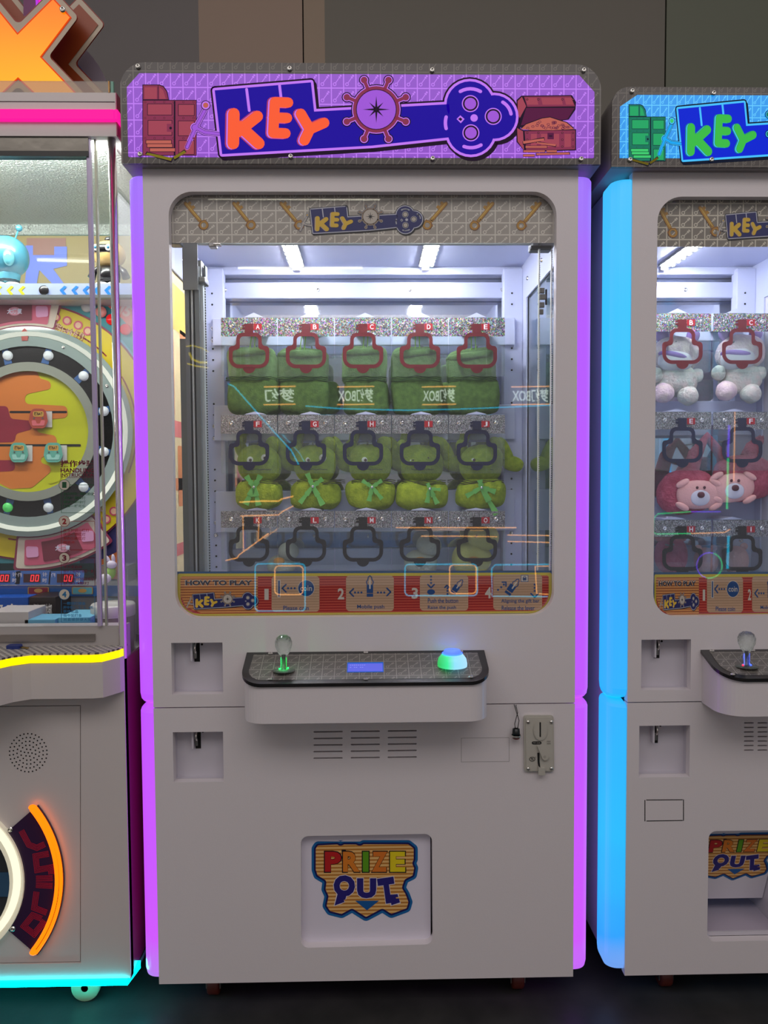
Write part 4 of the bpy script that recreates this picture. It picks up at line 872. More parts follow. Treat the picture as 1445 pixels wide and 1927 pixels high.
for xi, xo in ((RL-.001, RL-.038), (RR+.001, RR+.038)):
    light_bar(rm, xi, xo, ZB-.002, ZS-.001, tube_c, 'light_tube', .078); light_bar(rm, xi, xo, ZS+.001, gz0-.006, tube_c, 'light_tube', .078)
B().box(wl_-.01, wr_+.01, .0205, .0235, wbm-.01, wt+.01, GLASS).go('front_glass', rm)
st2 = at(1300,464.5,YS).z
tp = B().box(wl_-.015, wr_+.015, YS, YS+.0006, st2, wt+.015, key_pattern('window_top_print2', (150,140,130), (236,226,210), .0277, .0256, at(1278,384,YS).x-RC, at(1278,384,YS).z, 'XZ', lw=.0026)).go('top_sticker', rm, label='grey key-grid strip with gold keys and blue KEY logo')
b = B()
for q in ((1241,393,1268,442),(1317,391,1349,440)): b = B(); gold_key(b, fs_, *q); b.go('gold_key_print', tp)
b = B()
logo(b, lambda l: (lambda u, v: fs_(l+6)(1366+(u-404)*.31, 398+(v-150)*.36)), INK); b.go('key_logo', tp)
KN = [(330,1229),(485,1315),(511,1330),(601,1398),(635,1407),(651,1415),(741,1483),(790,1500),(881,1568),(928,1590),(1020,1655),(1042,1668)]
def kx(u):
    for (a, c), (d_, e) in zip(KN[:-1], KN[1:]):
        if u <= d_: return c+(e-c)*(u-a)/(d_-a)
    return KN[-1][1]+(u-1042)
b = B(); how_to_play(b, lambda l: (lambda u, v: at(kx(u), v+1.5, YS-.0001-.00015*l))); b.go('instruction_sticker', rm, label='red striped HOW TO PLAY strip')
JX0, JX1 = .573, 1.121
build_interior(rm, JX0, JX1, 1.79, [1171.5,1284,1396.5], [(590,624,591,643), (775.5,808,757,822), (979,1010,940,1014)], ['ABC','DEF','GHI'], (.857,), (1165, 1452), tagscale=1.03)
for sx in (JX0, JX1):
    x0_, x1_ = (sx-.004, sx) if sx == JX0 else (sx, sx+.004)
    B().prism([[(.02,.905),(.80,.905),(.80,1.80),(.02,1.80)], [(.03,.92),(.49,.92),(.49,zsw),(.03,zsw)]], lambda a, c: (x1_ if sx == JX0 else x0_, a, c), lambda a, c: (x0_ if sx == JX0 else x1_, a, c), WHITE2).go('inner_side_frame', rm)
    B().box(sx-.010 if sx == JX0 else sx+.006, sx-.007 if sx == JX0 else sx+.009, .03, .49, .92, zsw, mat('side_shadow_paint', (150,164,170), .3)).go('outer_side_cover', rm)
pc0 = at(1318,1222).x
cp2, slope2 = control_panel(rm, pc0, 2*RC-pc0, at(1400,1222).z, at(690,1285,-.105).z, at(690,1357,-.10).z, -.105, .0257, None, r=.06)
for o in bpy.data.objects: pass
yj = -.062; jx = at(1404,1252,yj).x; joystick(cp2, jx, yj, slope2(yj), (emi('rod_blue', (120,140,255), 1.2), GB))
B().blob((jx-.010, yj-.006, slope2(yj)+.004), (.002,)*3, emi('led_red', (255,40,60), 3), nu=8, nv=6).go('base_led', cp2)
k = B(); k.box(RL+.10, RL+.136, .055, .10, .055, .072, STEEL, .002); k.box(RL+.101, RL+.104, .06, .095, .02, .06, STEEL); k.box(RL+.132, RL+.135, .06, .095, .02, .06, STEEL); k = k.go('caster', rm)
B().lathe([(.012,-.0135),(.0235,-.0135),(.026,-.010),(.026,.010),(.0235,.0135),(.012,.0135)], (RL+.118, .076, .0262), mat('caster_brown', (96,34,24), .45), 'x', 24).go('wheel', k)
k = B(); k.box(RR-.136, RR-.10, .74, .785, .055, .072, STEEL, .002); k.box(RR-.135, RR-.132, .745, .78, .02, .06, STEEL); k = k.go('caster', rm)
B().lathe([(.012,-.0135),(.0235,-.0135),(.026,-.010),(.026,.010),(.0235,.0135),(.012,.0135)], (RR-.118, .762, .0262), mat('caster_brown', (96,34,24), .45), 'x', 24).go('wheel', k)
main = main2
# plush toys of the right machine
PK = mat('plush_pastel_pink', (216,188,204), .9, sheen=.6, bump=(170,.004), noise_col=(232,214,206)); PM = mat('plush_pastel_mix', (196,208,196), .9, sheen=.6, bump=(150,.004), noise_col=(222,204,196)); PV = mat('felt_violet', (136,104,178), .8); PF = mat('felt_white', (220,216,226), .8)
def pastel(cx, y, lb, sk):
    p = lambda dx, dy, Y=YP: at(cx+dx, y+dy, Y); t = empty('knitted_plush_doll', p(0, 82), lb, 'plush doll', 'pastel knitted dolls on the top row')
    B().blob(p(0, 0, YP+.006), (.066,.040,.050), PK, .9, .006, sk, seed=cx, nf=20).go('hood', t); B().blob(p(-4, 12, YP-.018), (.046,.022,.030), PF, .8, 0, sk).go('face', t)
    B().blob(p(-6, 3, YP-.016), (.044,.026,.012), PV, .9, 0, sk+.15).go('fringe', t); B().blob(p(0, 50, YP), (.056,.038,.040), PM, .8, .006, 0, seed=cx+3, nf=26).go('body', t)
    for x, q in ((-26, 72), (20, 76)): B().blob(p(x, q, YP-.028), (.027,.022,.027), PK if x < 0 else PM, 1, .004, 0, seed=x, nf=30).go('foot', t)
    for x in (-40, 36): B().blob(p(x, 38, YP-.012), (.018,.018,.020), PM, 1, .004, 0, seed=x+1, nf=30).go('hand', t)
    for x in (-28, 30): B().blob(p(x, -36, YP+.01), (.018,.012,.020), PV, .9, 0, x*.01).go('hood_ear', t)
pastel(1274, 668, 'pastel knitted doll behind panel B of the right machine', .08); pastel(1392, 664, 'pastel knitted doll with raised hood, behind panel C of the right machine', -.08)
RP = mat('plush_rose', (176,66,92), .95, sheen=.6, bump=(140,.005), noise_col=(204,96,118)); RP2 = mat('plush_pale_rose', (236,176,170), .8, sheen=.4, bump=(240,.001)); NOSE = mat('nose_plum', (84,24,44), .5)
def bag(cx, cy, rx, rz, ro, lb, pad):
    c = at(cx, cy, YP+.01); t = empty('pink_plush_bag', at(cx, 978, YP+.01), lb, 'plush bag', 'pink fluffy bags on the middle row')
    B().blob(c, (rx,.046,rz), RP, .8, .009, ro, seed=cx).go('bag_body', t)
    a = at(cx+10, cy-40, YP+.03); k = at(cx+40, 822, YP+.03); e = at(cx+78, cy-34, YP+.03)
    b = B(); b.tube([a, a.lerp(k, .5)+Vector((-.01,0,0)), k, k.lerp(e, .5)+Vector((.012,0,0)), e], [.022,.020,.014,.016,.020], RP, 12); b.go('strap', t)
    q = at(cx+pad[0], cy+pad[1], YP-.034); B().blob(q, (.061,.014,.040), RP2, .85, 0, ro).go('oval_pad', t)
    m = q-Vector((0,.012,.008)); B().blob(m, (.027,.005,.022), PF, .95).go('muzzle', t); B().blob(m-Vector((0,.005,-.008)), (.0100,.005,.0085), NOSE, .9).go('nose', t)
    for d in (-1, 1): B().blob(m+Vector((.010*d,-.003,.028)), (.0038,.003,.0042), NOSE, 1).go('eye', t)
    for sx_, sz in ((-1,1),(1,1),(-1,-1),(1,-1)): B().blob(q+Vector((sx_*.046,-.004,sz*.032)), (.020,.009,.009), RP2, .9, 0, sx_*sz*.5).go('paw', t)
bag(1290, 925, .078, .062, 0, 'pink fluffy bag with round pale pad facing front, lower left', (24, 6)); bag(1398, 900, .082, .064, -.12, 'pink fluffy bag tilted to the right beside the window edge', (-20, 18))
for i, (px, Y, s, lb) in enumerate(((1262,.52,1.1,'dark pink soft toy standing behind panel H'),(1328,.53,.75,'pink round soft toy between panels H and I'),(1384,.52,.8,'pink round soft toy behind panel I'))):
    g = at(px, 1050, Y); g.z = .906; t = empty('pink_soft_toy', g, lb, 'plush toy', 'pink soft toys on the cabinet floor')
    B().blob((g.x, Y, .906+.05*s), (.042*s,.036,.05*s), RP2 if i else RP, .9, .002).go('body', t)
    for dx in (-1, 1): B().blob((g.x+dx*.03*s, Y, .906+.098*s), (.013*s,.010,.013*s), RP2 if i else RP, 1).go('ear', t)

# ------------------------------------------------------------ LEFT MACHINE (wheel game)
LX1 = at(243,1700,0).x; LX0 = -1.30; LC = (LX0+LX1)/2
lm = empty('wheel_prize_machine', (LC, .42, 0), 'white wheel game machine with orange X sign, pink neon bar and cyan bottom strip', 'arcade machine')
LW = mat('left_white_paint', (214,206,204), .35, coat=.25); MAG = mat('magenta_side', (120,14,66), .35, coat=.4)
zt_ = lambda y, Y=0: at(100, y, Y).z; X_ = lambda x, Y=0, y=1000: at(x, y, Y).x
def pf(pts, Y=0): return [(at(x, y, Y).x, at(x, y, Y).z) for x, y in pts]
zb0 = zt_(1843); zl0 = zt_(1322); zg0 = .79; zg1 = zt_(256); zhd = zt_(174)
dr = pf([(-300,1327),(152,1327),(152,1812),(-300,1812)])
ld = [(LX0+.08, dr[1][1]), dr[1], dr[2], (LX0+.08, dr[2][1])]
ringc = at(-104, 1655); ringc = (ringc.x, ringc.z); s0 = 1.6/1400/math.cos(0)
body = B().plate([[(LX0,zb0),(LX1,zb0),(LX1,.80),(LX0,.80)], ld], 0, .02, LW).go('base_front', lm)
e = .0022; lo_ = [(ld[0][0]+e,ld[0][1]-e),(ld[1][0]-e,ld[1][1]-e),(ld[2][0]-e,ld[2][1]+e),(ld[3][0]+e,ld[3][1]+e)]
dor = B().plate([lo_, circ(*ringc, .150, 48)], .002, .02, LW).go('base_door', lm)
B().box(LX0+.07, LX1-.06, .022, .026, zb0+.03, .78, DARK).go('door_backing', lm)
B().box(LX1-.004, LX1, .004, .86, zb0, zhd, MAG).go('side_panel', lm, label='deep magenta side panel') if 0 else None
B().box(LX1-.004, LX1, .004, .86, zb0, .80, MAG).go('side_panel', lm, label='deep magenta side panel')
b = B(); b.lathe([(.0,-.0008),(.022,-.0008),(.022,0),(0,0)], (LX1+.0004, .16, at(252,1685,.16).z), DARK, 'x', 24); b.go('cable_hole', lm)
B().box(LX0, LX0+.004, .004, .86, zb0, zhd, MAG).go('side_panel', lm); B().box(LX0, LX1, .85, .86, zb0, zhd+.0, MAG).go('rear_panel', lm); B().box(LX0, LX1, .004, .86, zb0-.004, zb0+.002, DARK).go('base_plate', lm)
b = B()
for k in range(6):
    n = max(1, 6*k)
    for i in range(n):
        a = 2*PI*i/n+.1*k; p = at(52.5+7.2*k*math.cos(a)*.98, 1417+7.2*k*math.sin(a)); b.flat([circ(p.x, p.z, .0017, 8)], lambda u, v: (u, .0016, v), DARK)
b.go('speaker_holes', dor, kind='stuff')
# bottom and ledge neon
CY = emi('neon_cyan', (0,225,235), 20); YL = emi('neon_yellow', (255,222,0), 1.5); PN = emi('neon_pink', (255,24,150), 1.15); ORN = emi('neon_orange', (255,112,6), 2.0); WN = emi('neon_warm_white', (255,246,214), 1.15)
b = B(); b.box(LX0, LX1-.006, -.006, .004, zt_(1853.5), zb0, CY, .001); b.add([(LX1-.006,-.006,zt_(1853.5)),(LX1+.006,.05,zt_(1853.5)+.002),(LX1+.006,.05,zb0+.006),(LX1-.006,-.006,zb0),(LX1-.012,.01,zt_(1853.5)),(LX1-.004,.05,zt_(1853.5)+.002),(LX1-.004,.05,zb0+.006),(LX1-.012,.01,zb0)], [(0,1,2,3),(4,5,6,7),(0,1,5,4),(3,2,6,7)], CY); b.go('bottom_neon', lm)
B().box(LX1-.002, LX1+.002, .05, .80, zt_(1853.5)+.002, zt_(1853.5)+.008, mat('dim_strip', (90,130,132), .4)).go('side_strip', lm)
k = B(); k.box(X_(150), X_(172), .06, .10, .05, .064, STEEL); k = k.go('caster', lm)
B().lathe([(.008,-.010),(.030,-.010),(.032,-.006),(.032,.006),(.030,.010),(.008,.010)], (at(162,1850,.06).x, .06, .033), mat('caster_cream', (206,200,160), .5), 'y', 28).go('wheel', k, label='pale caster wheel')
k = B(); k.box(LX0+.1, LX0+.14, .72, .76, .05, .064, STEEL); k = k.go('caster', lm)
B().lathe([(.008,-.010),(.030,-.010),(.032,-.006),(.032,.006),(.030,.010),(.008,.010)], (LX0+.12, .74, .033), mat('caster_cream', (206,200,160), .5), 'y', 28).go('wheel', k)
plan = [(LX1, 0.0), (LX1-.004, -.012), (X_(180,-.055,1240)+.012, -.050), (X_(180,-.055,1240)-.01, -.055), (X_(48,-.055,1240)+.01, -.055), (X_(20,-.08,1250), -.075), (X_(-8,-.10,1250), -.105), (X_(-60,-.12,1250), -.125), (LX0+.3, -.125), (LX0+.1, -.055), (LX0, -.03), (LX0, 0.0)]
zs1 = at(120,1233,-.055).z; zs0 = at(120,1247,-.055).z; zu_ = at(120,1315,-.055).z; zs_t = zs1+.004
B().prism([plan], lambda a, c: (a, c, zs0), lambda a, c: (a, c, zu_), LW).go('control_ledge', lm)
p2 = [(a, c-.002 if c < 0 else c) for a, c in plan]
B().prism([p2], lambda a, c: (a, c, zs1), lambda a, c: (a, c, zs0), YL).go('ledge_neon', lm, label='glowing yellow neon strip round the ledge')
def dots_mat():
    m = bpy.data.materials.new('ledge_print'); m.use_nodes = True; nt = m.node_tree; b_ = nt.nodes['Principled BSDF']; b_.inputs['Roughness'].default_value = .3
    tc = nt.nodes.new('ShaderNodeTexCoord'); sp = nt.nodes.new('ShaderNodeSeparateXYZ'); nt.links.new(tc.outputs['Object'], sp.inputs[0])
    fr = lambda o, p, off: mth(nt, 'FRACT', mth(nt, 'ADD', mth(nt, 'DIVIDE', o, p), off))
    row = mth(nt, 'FLOOR', mth(nt, 'DIVIDE', sp.outputs[1], .009)); u = mth(nt, 'FRACT', mth(nt, 'ADD', mth(nt, 'DIVIDE', sp.outputs[0], .016), mth(nt, 'MULTIPLY', row, .5)))
    v = fr(sp.outputs[1], .009, 0.0)
    k_ = mth(nt, 'ADD', mth(nt, 'MULTIPLY', mth(nt, 'ABSOLUTE', mth(nt, 'SUBTRACT', u, .5)), 1.5), mth(nt, 'ABSOLUTE', mth(nt, 'SUBTRACT', v, .5)))
    x = nt.nodes.new('ShaderNodeMix'); x.data_type = 'RGBA'; nt.links.new(mth(nt, 'LESS_THAN', k_, .5), x.inputs[0]); x.inputs[6].default_value = (*lin((186,180,172)), 1); x.inputs[7].default_value = (*lin((80,76,86)), 1)
    nt.links.new(x.outputs[2], b_.inputs['Base Color']); return m
B().prism([[(a, c if c < 0 else .04) for a, c in plan]], lambda a, c: (a, c, zs_t), lambda a, c: (a, c, zs1), dots_mat()).go('ledge_top', lm, label='grey ledge top printed with dark dashes')
# neon plate and porthole
pol = lambda r, d: at(-104+r*math.cos(math.radians(d)), 1657-r*math.sin(math.radians(d)), -.004)
def arcp(r, d0, d1, n=24, Y=-.004): return [at(-104+r*math.cos(math.radians(d0+(d1-d0)*i/n)), 1657-r*math.sin(math.radians(d0+(d1-d0)*i/n)), Y) for i in range(n+1)]
A1 = arcp(150,-38,38); A2 = arcp(224,39,-39)
npl = B().plate([[(p.x, p.z) for p in A1+A2]], -.004, .001, mat('neon_plate_purple', (52,28,66), .3)).go('neon_plate', lm, label='dark purple plate with striped red lettering')
b = B()
for r, q in ((211,.0042),(219,.0038)): b.tube(arcp(r,-38.5,39.5,30,-.012), q, ORN, 10)
b.blob(arcp(215,39.8,40,1,-.011)[0], (.0085,.006,.006), ORN); b.blob(arcp(215,-39,-39.2,1,-.011)[0], (.0085,.006,.006), ORN); b.go('orange_neon_arc', npl)
STR = mat('plate_red', (160,24,50), .4, emit=.12, ecol=(160,24,50))
def gl(b, segs, n=6, gap=2.5):
    """striped letter: each polyline of (radius, degree) is drawn as n parallel lines"""
    for seg in segs:
        P = [Vector((-104+r*math.cos(math.radians(d)), 1657-r*math.sin(math.radians(d)))) for r, d in seg]; N = len(P)
        for k in range(n):
            o = (k-(n-1)/2)*gap; Q = []
            for i, p in enumerate(P):
                e1 = (p-P[i-1]).normalized() if i else (P[1]-p).normalized(); e2 = (P[i+1]-p).normalized() if i < N-1 else e1
                n1 = Vector((-e1.y, e1.x)); n2 = Vector((-e2.y, e2.x)); m_ = (n1+n2).normalized(); Q.append(p+m_*(o/max(.5, m_.dot(n1))))
            for u, w in zip(Q[:-1], Q[1:]): b.flat([capsule(tuple(u), tuple(w), .62, 2)], lambda x, z: at(x, z, -.0046), STR)
for segs in ([[(172,33),(172,23),(184,19.5),(200,20)],], [[(202,14.5),(177,15),(175,6.5),(201,7),(201,3.4)],], [[(172,1.2),(203,1.2)],[(172,-2.8),(203,-2.8)]], [[(174,-7),(176,-17),(201,-17.5)],], [[(196,-21.5),(178,-21.5),(172,-30),(196,-31),(203,-22)],]):
    b = B(); gl(b, segs, 5, 2.4); b.go('letter_print', npl)
screws(npl, [at(19,1561,-.0045), at(24,1748,-.0045)], .0055)
b = B(); b.prism([[(p.x, p.z) for p in arcp(152,0,360,64,0)[:-1]], [(p.x, p.z) for p in arcp(126,0,360,64,0)[:-1]]], lambda a, c: (a, -.010, c), lambda a, c: (a, .02, c), mat('ring_white', (222,220,206), .35, emit=.25, ecol=(255,246,214))); pr = b.go('porthole_ring', lm)
B().tube(arcp(136,0,360,64,-.012)[:-1], .0075, WN, 10, True).go('ring_neon', pr, label='glowing warm white neon ring')
B().plate([[(p.x, p.z) for p in arcp(127,0,360,40,0)[:-1]]], .012, .015, mat('porthole_dark', (52,56,62), .15)).go('porthole_pane', pr)
b = B(); b.box(X_(-60), X_(12), .008, .011, zt_(1690), zt_(1645), mat('ticket_blue', (50,84,116), .4)); b.go('ticket_flap', pr)
# glass box
zgb = zt_(1181); zgt = zg1
XR_ = LX1-.010
LXB = LX1; LX1 = LX1+.009; XR_ = LX1-.010
b = B(); b.box(LX0, LX1, 0, .85, zg1, zhd, LW); hb = b.go('header_beam', lm)
b = B(); b.box(X_(6), LX1-.001, -.010, .004, zt_(229.5), zt_(209), PN, .002); b.box(LX1-.001, LX1+.007, -.010, .30, zt_(229.5), zt_(209), PN, .002); b.go('pink_neon', hb, label='glowing pink neon bar')
B().box(LX1, LX1+.002, .0, .8, zg1+.002, zhd, mat('magenta_side_hi', (190,70,120), .35)).go('header_side', hb)
B().box(LX0, LX1-.002, -.001, 0, zt_(192), zt_(191), mat('seam_grey', (70,66,70), .5)).go('header_seam', hb)
B().box(LX0, X_(168,.01,270), .004, .02, zt_(283), zg1, mat('brushed_dark_steel', (128,124,116), .3, .7, bump=(20,.001))).go('door_rail', lm); B().box(LX0, X_(168,.01,270), .002, .022, zt_(293), zt_(283), mat('rail_black', (34,34,32), .3)).go('door_rail', lm)
B().box(LX0+.01, X_(177,.01,700), .012, .016, zgb, zt_(293), GLASS).go('sliding_glass', lm)
B().box(X_(171,.01,700)+.002, X_(171,.01,700)+.011, .006, .018, zgb, zg1, mat('edge_profile', (196,184,214), .3, .3), .002).go('glass_edge', lm)
B().box(X_(171,.02,700)+.020, X_(171,.02,700)+.024, .014, .022, zgb, zg1, mat('edge_profile2', (186,190,170), .25, .5)).go('glass_edge', lm)
b = B(); b.tube([(XR_-.004, .012, .80), (XR_-.004, .012, zg1)], .0085, CHROME, 14); b.go('corner_post', lm); B().tube([(XR_-.004, .50, .80), (XR_-.004, .50, zg1)], .007, CHROME, 12).go('corner_post', lm)
B().box(XR_, XR_+.004, .02, .50, .80, zg1, GLASS).go('side_glass', lm)
B().box(LX0, LX1-.01, .015, .05, .775, zgb, mat('sill_grey', (176,170,168), .35)).go('front_sill', lm); B().box(LX0, LX1-.01, .012, .80, .765, .78, LW).go('box_floor', lm)
b = B(); b.box(LX0, X_(170), .010, .016, zt_(1209), zt_(1196), mat('sill_steel', (160,152,146), .25, .8)); b.go('sill_strip', lm)
LX1 = LXB
# inside
B().box(LX0, LX1-.012, .54, .55, .80, zg1, mat('inner_mural_teal', (78,160,164), .5)).go('rear_mural', lm)
B().box(LX0, LX1-.012, .53, .54, at(100,442,.53).z, zg1, mat('silver_fabric', (190,198,190), .32, .8, bump=(170,.012))).go('silver_backdrop', lm, label='crinkled silver backdrop')
mb = B().box(LX0, LX1-.012, .528, .53, at(100,545,.53).z, at(100,444,.53).z, mat('mural_olive', (112,98,48), .5)).go('upper_mural', lm)
b = B(); fm_ = pl(.5275, .0004)
for pts, c_ in (([(50,448),(124,448),(124,494),(50,494)], ('mural_brown',(106,70,58))), ([(48,462),(62,462),(62,480),(102,480),(102,464),(126,464),(126,500),(100,506),(125,540),(104,540),(74,508),(68,540),(46,540),(52,480)], ('mural_blue',(66,88,170)))):
    b.flat([pts], fm_(1 if c_[0] == 'mural_brown' else 2), mat(c_[0], c_[1], .5))
b.go('mural_print', mb)
sh = B().box(LX0, LX1-.012, .20, .42, at(100,541,.2).z-.004, at(100,535,.2).z, LW).go('toy_shelf', lm)
so = B().box(LX0, LX1-.012, .192, .20, at(100,556,.2).z, at(100,535,.2).z, mat('shelf_lilac', (176,190,226), .35)).go('shelf_front', sh)
b = B(); fs2 = pl(.1915, .0003)
for x0, c_ in [(x, 'y') for x in (-50,-30,-10,12,34)]+[(x, 'b') for x in (112,134,155,176,196)]:
    m_ = mat('chevron_yellow', (214,214,40), .4) if c_ == 'y' else mat('chevron_blue', (30,130,220), .4)
    b.flat([[(x0,546),(x0+9,537.5),(x0+14,540),(x0+7,546.5),(x0+13,553.5),(x0+8,556)]], fs2(1), m_)
b.go('chevron_print', so); b = B(); p = at(82.5,546,.19); b.lathe([(.0115,0),(.0105,-.003),(0,-.003)], p, BLACK, 'y', 22); b.go('sensor_cap', so)
B().box(LX0, LX1-.012, .185, .205, at(100,563,.2).z, at(100,557.5,.2).z, ALU).go('shelf_rail', sh)
# wheel
WX, WY = 52, 812
def wc(r, n=64, ox=0, oy=0): return [(WX+ox+r*math.cos(2*PI*i/n), WY+oy-r*math.sin(2*PI*i/n)) for i in range(n)]
def disc(name, r, ri, Y, m, parent, th=.006, label=None, n=64):
    return B().prism([wc(r, n)]+([wc(ri, n)] if ri else []), lambda u, v: at(u, v, Y), lambda u, v: at(u, v, Y+th), m).go(name, parent, label)
PB = mat('wheel_plum', (146,52,80), .4); TEAL = mat('teal_board', (66,160,168), .5); YEL = mat('wheel_yellow', (216,196,26), .4)
pan = B().prism([[(-280,566),(262,560),(262,1060),(-280,1060)]], lambda u, v: at(u, v, .378), lambda u, v: at(u, v, .386), TEAL).go('wheel_panel', lm, label='teal panel behind the wheel')
b = B(); fp_ = pl(.3775, .0004)
b.flat([[(186,562),(262,562),(262,640),(230,600)]], fp_(1), mat('mural_coral', (232,120,96), .5)); b.flat([[(150,1010),(262,870),(262,1060),(150,1060)]], fp_(1), mat('mural_indigo', (52,50,104), .5)); b.flat([[(187,1055),(225,1036),(225,1090),(192,1090)]], fp_(2), mat('mural_orange', (190,104,52), .5))
b.flat([fillet([(188,640),(205,628),(230,640),(262,680),(262,760),(230,700)], 10)], fp_(1.5), mat('mural_skyblue', (110,180,206), .5)); b.flat([fillet([(190,634),(212,634),(216,648),(200,660),(188,652)], 5)], fp_(2), mat('mural_pale', (196,220,220), .5))
b.go('panel_print', pan); b = B(); b.text('JJ5', (214,570,246,598), fp_(2), mat('mural_pale2', (226,180,160), .5), .03, .5); b.go('panel_lettering', pan)
w1 = disc('wheel_border', 243, 0, .372, PB, lm, .006); w2 = disc('wheel_outer_ring', 239.5, 198, .368, YEL, lm, .004, 'yellow outer ring with pink rings and lettering')
for dx, dy, sg in ((-4, -1, 1), (30, 1, -1)):       # pink caps at top and bottom
    def cap(r0, r1, a, Y, m, nm, par=w2, cr=.9):
        q = []; base = -90 if sg > 0 else 90
        base = 97 if sg > 0 else -74
        for i in range(21): d_ = math.radians(base-a+2*a*i/20); q.append((WX+r1*math.cos(d_), WY-r1*math.sin(d_)))
        for i in range(21): d_ = math.radians(base+a-2*a*i/20); q.append((WX+r0*math.cos(d_), WY-r0*math.sin(d_)))
        return B().prism([fillet(q, 7, 3)], lambda u, v: at(u, v, Y), lambda u, v: at(u, v, Y+.006), m).go(nm, par)
    cap(196, 262, 22, .366, PB, 'cap_border'); cap(200, 258, 21, .364, mat('cap_cream', (222,210,190), .4), 'cap_rim'); cap(204, 252, 17.5, .362, mat('cap_pink', (212,96,124), .4), 'cap_plate'); cap(209, 246, 9, .360, mat('cap_maroon', (120,40,58), .4), 'cap_window')
    bs = 97 if sg > 0 else -74
    for s_ in (-1, 1):
        d_ = math.radians(bs+s_*13.8); q = (WX+227*math.cos(d_), WY-227*math.sin(d_)); B().prism([fillet([(q[0]-12,q[1]-11),(q[0]+11,q[1]-10),(q[0]+12,q[1]+9),(q[0]-11,q[1]+11)], 4)], lambda u, v: at(u, v, .3595), lambda u, v: at(u, v, .362), mat('cap_light_pink', (232,166,206), .4)).go('cap_lamp', w2)
    d_ = math.radians(bs); q = (WX+228*math.cos(d_), WY-228*math.sin(d_)); b = B(); f_ = pl(.3592, .0004)
    b.flat([circ(q[0]+3, q[1], 12, 20, 8)], f_(1), mat('badge_pink', (226,150,170), .4)); b.text('大满贯', (q[0]-11,q[1]-5,q[0]+17,q[1]+5), f_(2), mat('badge_white', (222,228,246), .4), .03); b.go('badge_print', w2)
for (x, y) in ((105,597),(126,603.5),(147,612),(165,623),(214,962),(200,977),(167,1000),(184,990)):
    b = B(); b.prism([circ(x, y, 8.5, 24)], lambda u, v: at(u, v, .366), lambda u, v: at(u, v, .368), mat('ring_pink', (206,80,104), .4)); b.prism([circ(x, y, 5.6, 20)], lambda u, v: at(u, v, .3655), lambda u, v: at(u, v, .366), mat('ring_peach', (232,186,150), .4)); b.go('prize_dot', w2)
b = B(); f_ = pl(.3675, .0004); RD = mat('wheel_print_red', (150,44,40), .4)
for d0, d1 in ((84, 44), (-22, 30), (-50, -100)):
    P = [(WX+205*math.cos(math.radians(d0+(d1-d0)*i/20)), WY-205*math.sin(math.radians(d0+(d1-d0)*i/20))) for i in range(21)]
    for q in stroke(P, 1.4): b.flat([q], f_(1), RD)
b.flat([[(97,610),(97,617),(103,615)]], f_(2), RD); b.text('奖1-4个红灯', (101,617,162,633), f_(2), mat('wheel_print_cream', (236,206,170), .4), .06, .36); b.text('奖1-4个红灯', (101,617,162,633), f_(3), RD, .0, .36); b.text('奖大灯', (152,968,206,984), f_(2), mat('wheel_print_cream', (236,206,170), .4), .05, -.8); b.go('ring_print', w2)
rim = disc('clear_rim', 198, 161, .352, mat('rim_pale', (146,164,158), .12, coat=.5), lm, .014, 'glossy pale grey wheel rim')
NR = B(); NR.tube([at(WX+184*math.cos(a/60*2*PI), WY-184*math.sin(a/60*2*PI), .350) for a in range(60)], .0058, emi('ring_tube_white', (236,240,224), .95), 10, True); NR.go('rim_neon', rim, label='white glowing ring tube')
screws(rim, [at(WX+172*math.cos(math.radians(a)), WY-172*math.sin(math.radians(a)), .351) for a in (67, 30, -6, -43)], .004)
trk = disc('bulb_track', 161, 131, .360, glitter('track_black', 500, (46,50,50), .15, .2, .2), lm, .006, 'black speckled bulb track')
bm_ = mat('bulb_white', (216,226,226), .3, emit=.1, ecol=(255,255,255)); bg_ = mat('bulb_green', (96,200,110), .3, emit=.25, ecol=(60,230,90))
for k in range(12):
    a = math.radians(75-30*k); q = at(WX+148*math.cos(a), WY-148*math.sin(a), .356); B().lathe([(.0125,.004),(.0125,0),(.009,-.004),(0,-.0055)], q, bg_ if k == 6 else bm_, 'y', 20).go('bulb', trk)
b = B()
for k in range(12):
    a = math.radians(75-30*k); b.flat([[(WX+r*math.cos(a+da), WY-r*math.sin(a+da)) for r, da in ((132,-.04),(160,-.025),(160,.045),(132,.07))]], pl(.3597)(1), mat('track_blue', (56,96,150), .4))
b.go('track_marks', trk)
disc('inner_rim', 131, 114, .350, mat('inner_rim_pale', (146,152,138), .15, coat=.5), lm, .016)
hub = disc('wheel_centre', 114, 0, .362, mat('centre_lime', (190,196,24), .4), lm, .006, 'lime and orange centre disc with slots')
b = B(); f_ = pl(.3615, .0004); OG = mat('centre_orange', (206,120,50), .4); MR = mat('centre_maroon', (140,36,54), .4)
cl = lambda pts: [(x, y) for x, y in pts]
b.flat([fillet([(-38,760),(-20,718),(20,701),(70,698),(75,712),(95,718),(96,732),(48,742),(46,760),(126,764),(128,786),(80,790),(62,812),(105,820),(110,850),(60,866),(105,880),(60,918),(20,920),(-20,900),(-50,850)], 9, 4)], f_(1), OG)
b.flat([fillet([(-60,765),(14,764),(20,788),(62,792),(60,808),(30,816),(28,832),(-60,834)], 8, 4)], f_(2), MR); b.flat([fillet([(-58,866),(26,866),(30,886),(-40,890)], 8, 4)], f_(2), MR); b.flat([fillet([(85,894),(120,888),(112,905),(92,912)], 6, 4)], f_(2), mat('centre_lime', (190,196,24), .4))
b.go('centre_print', hub)
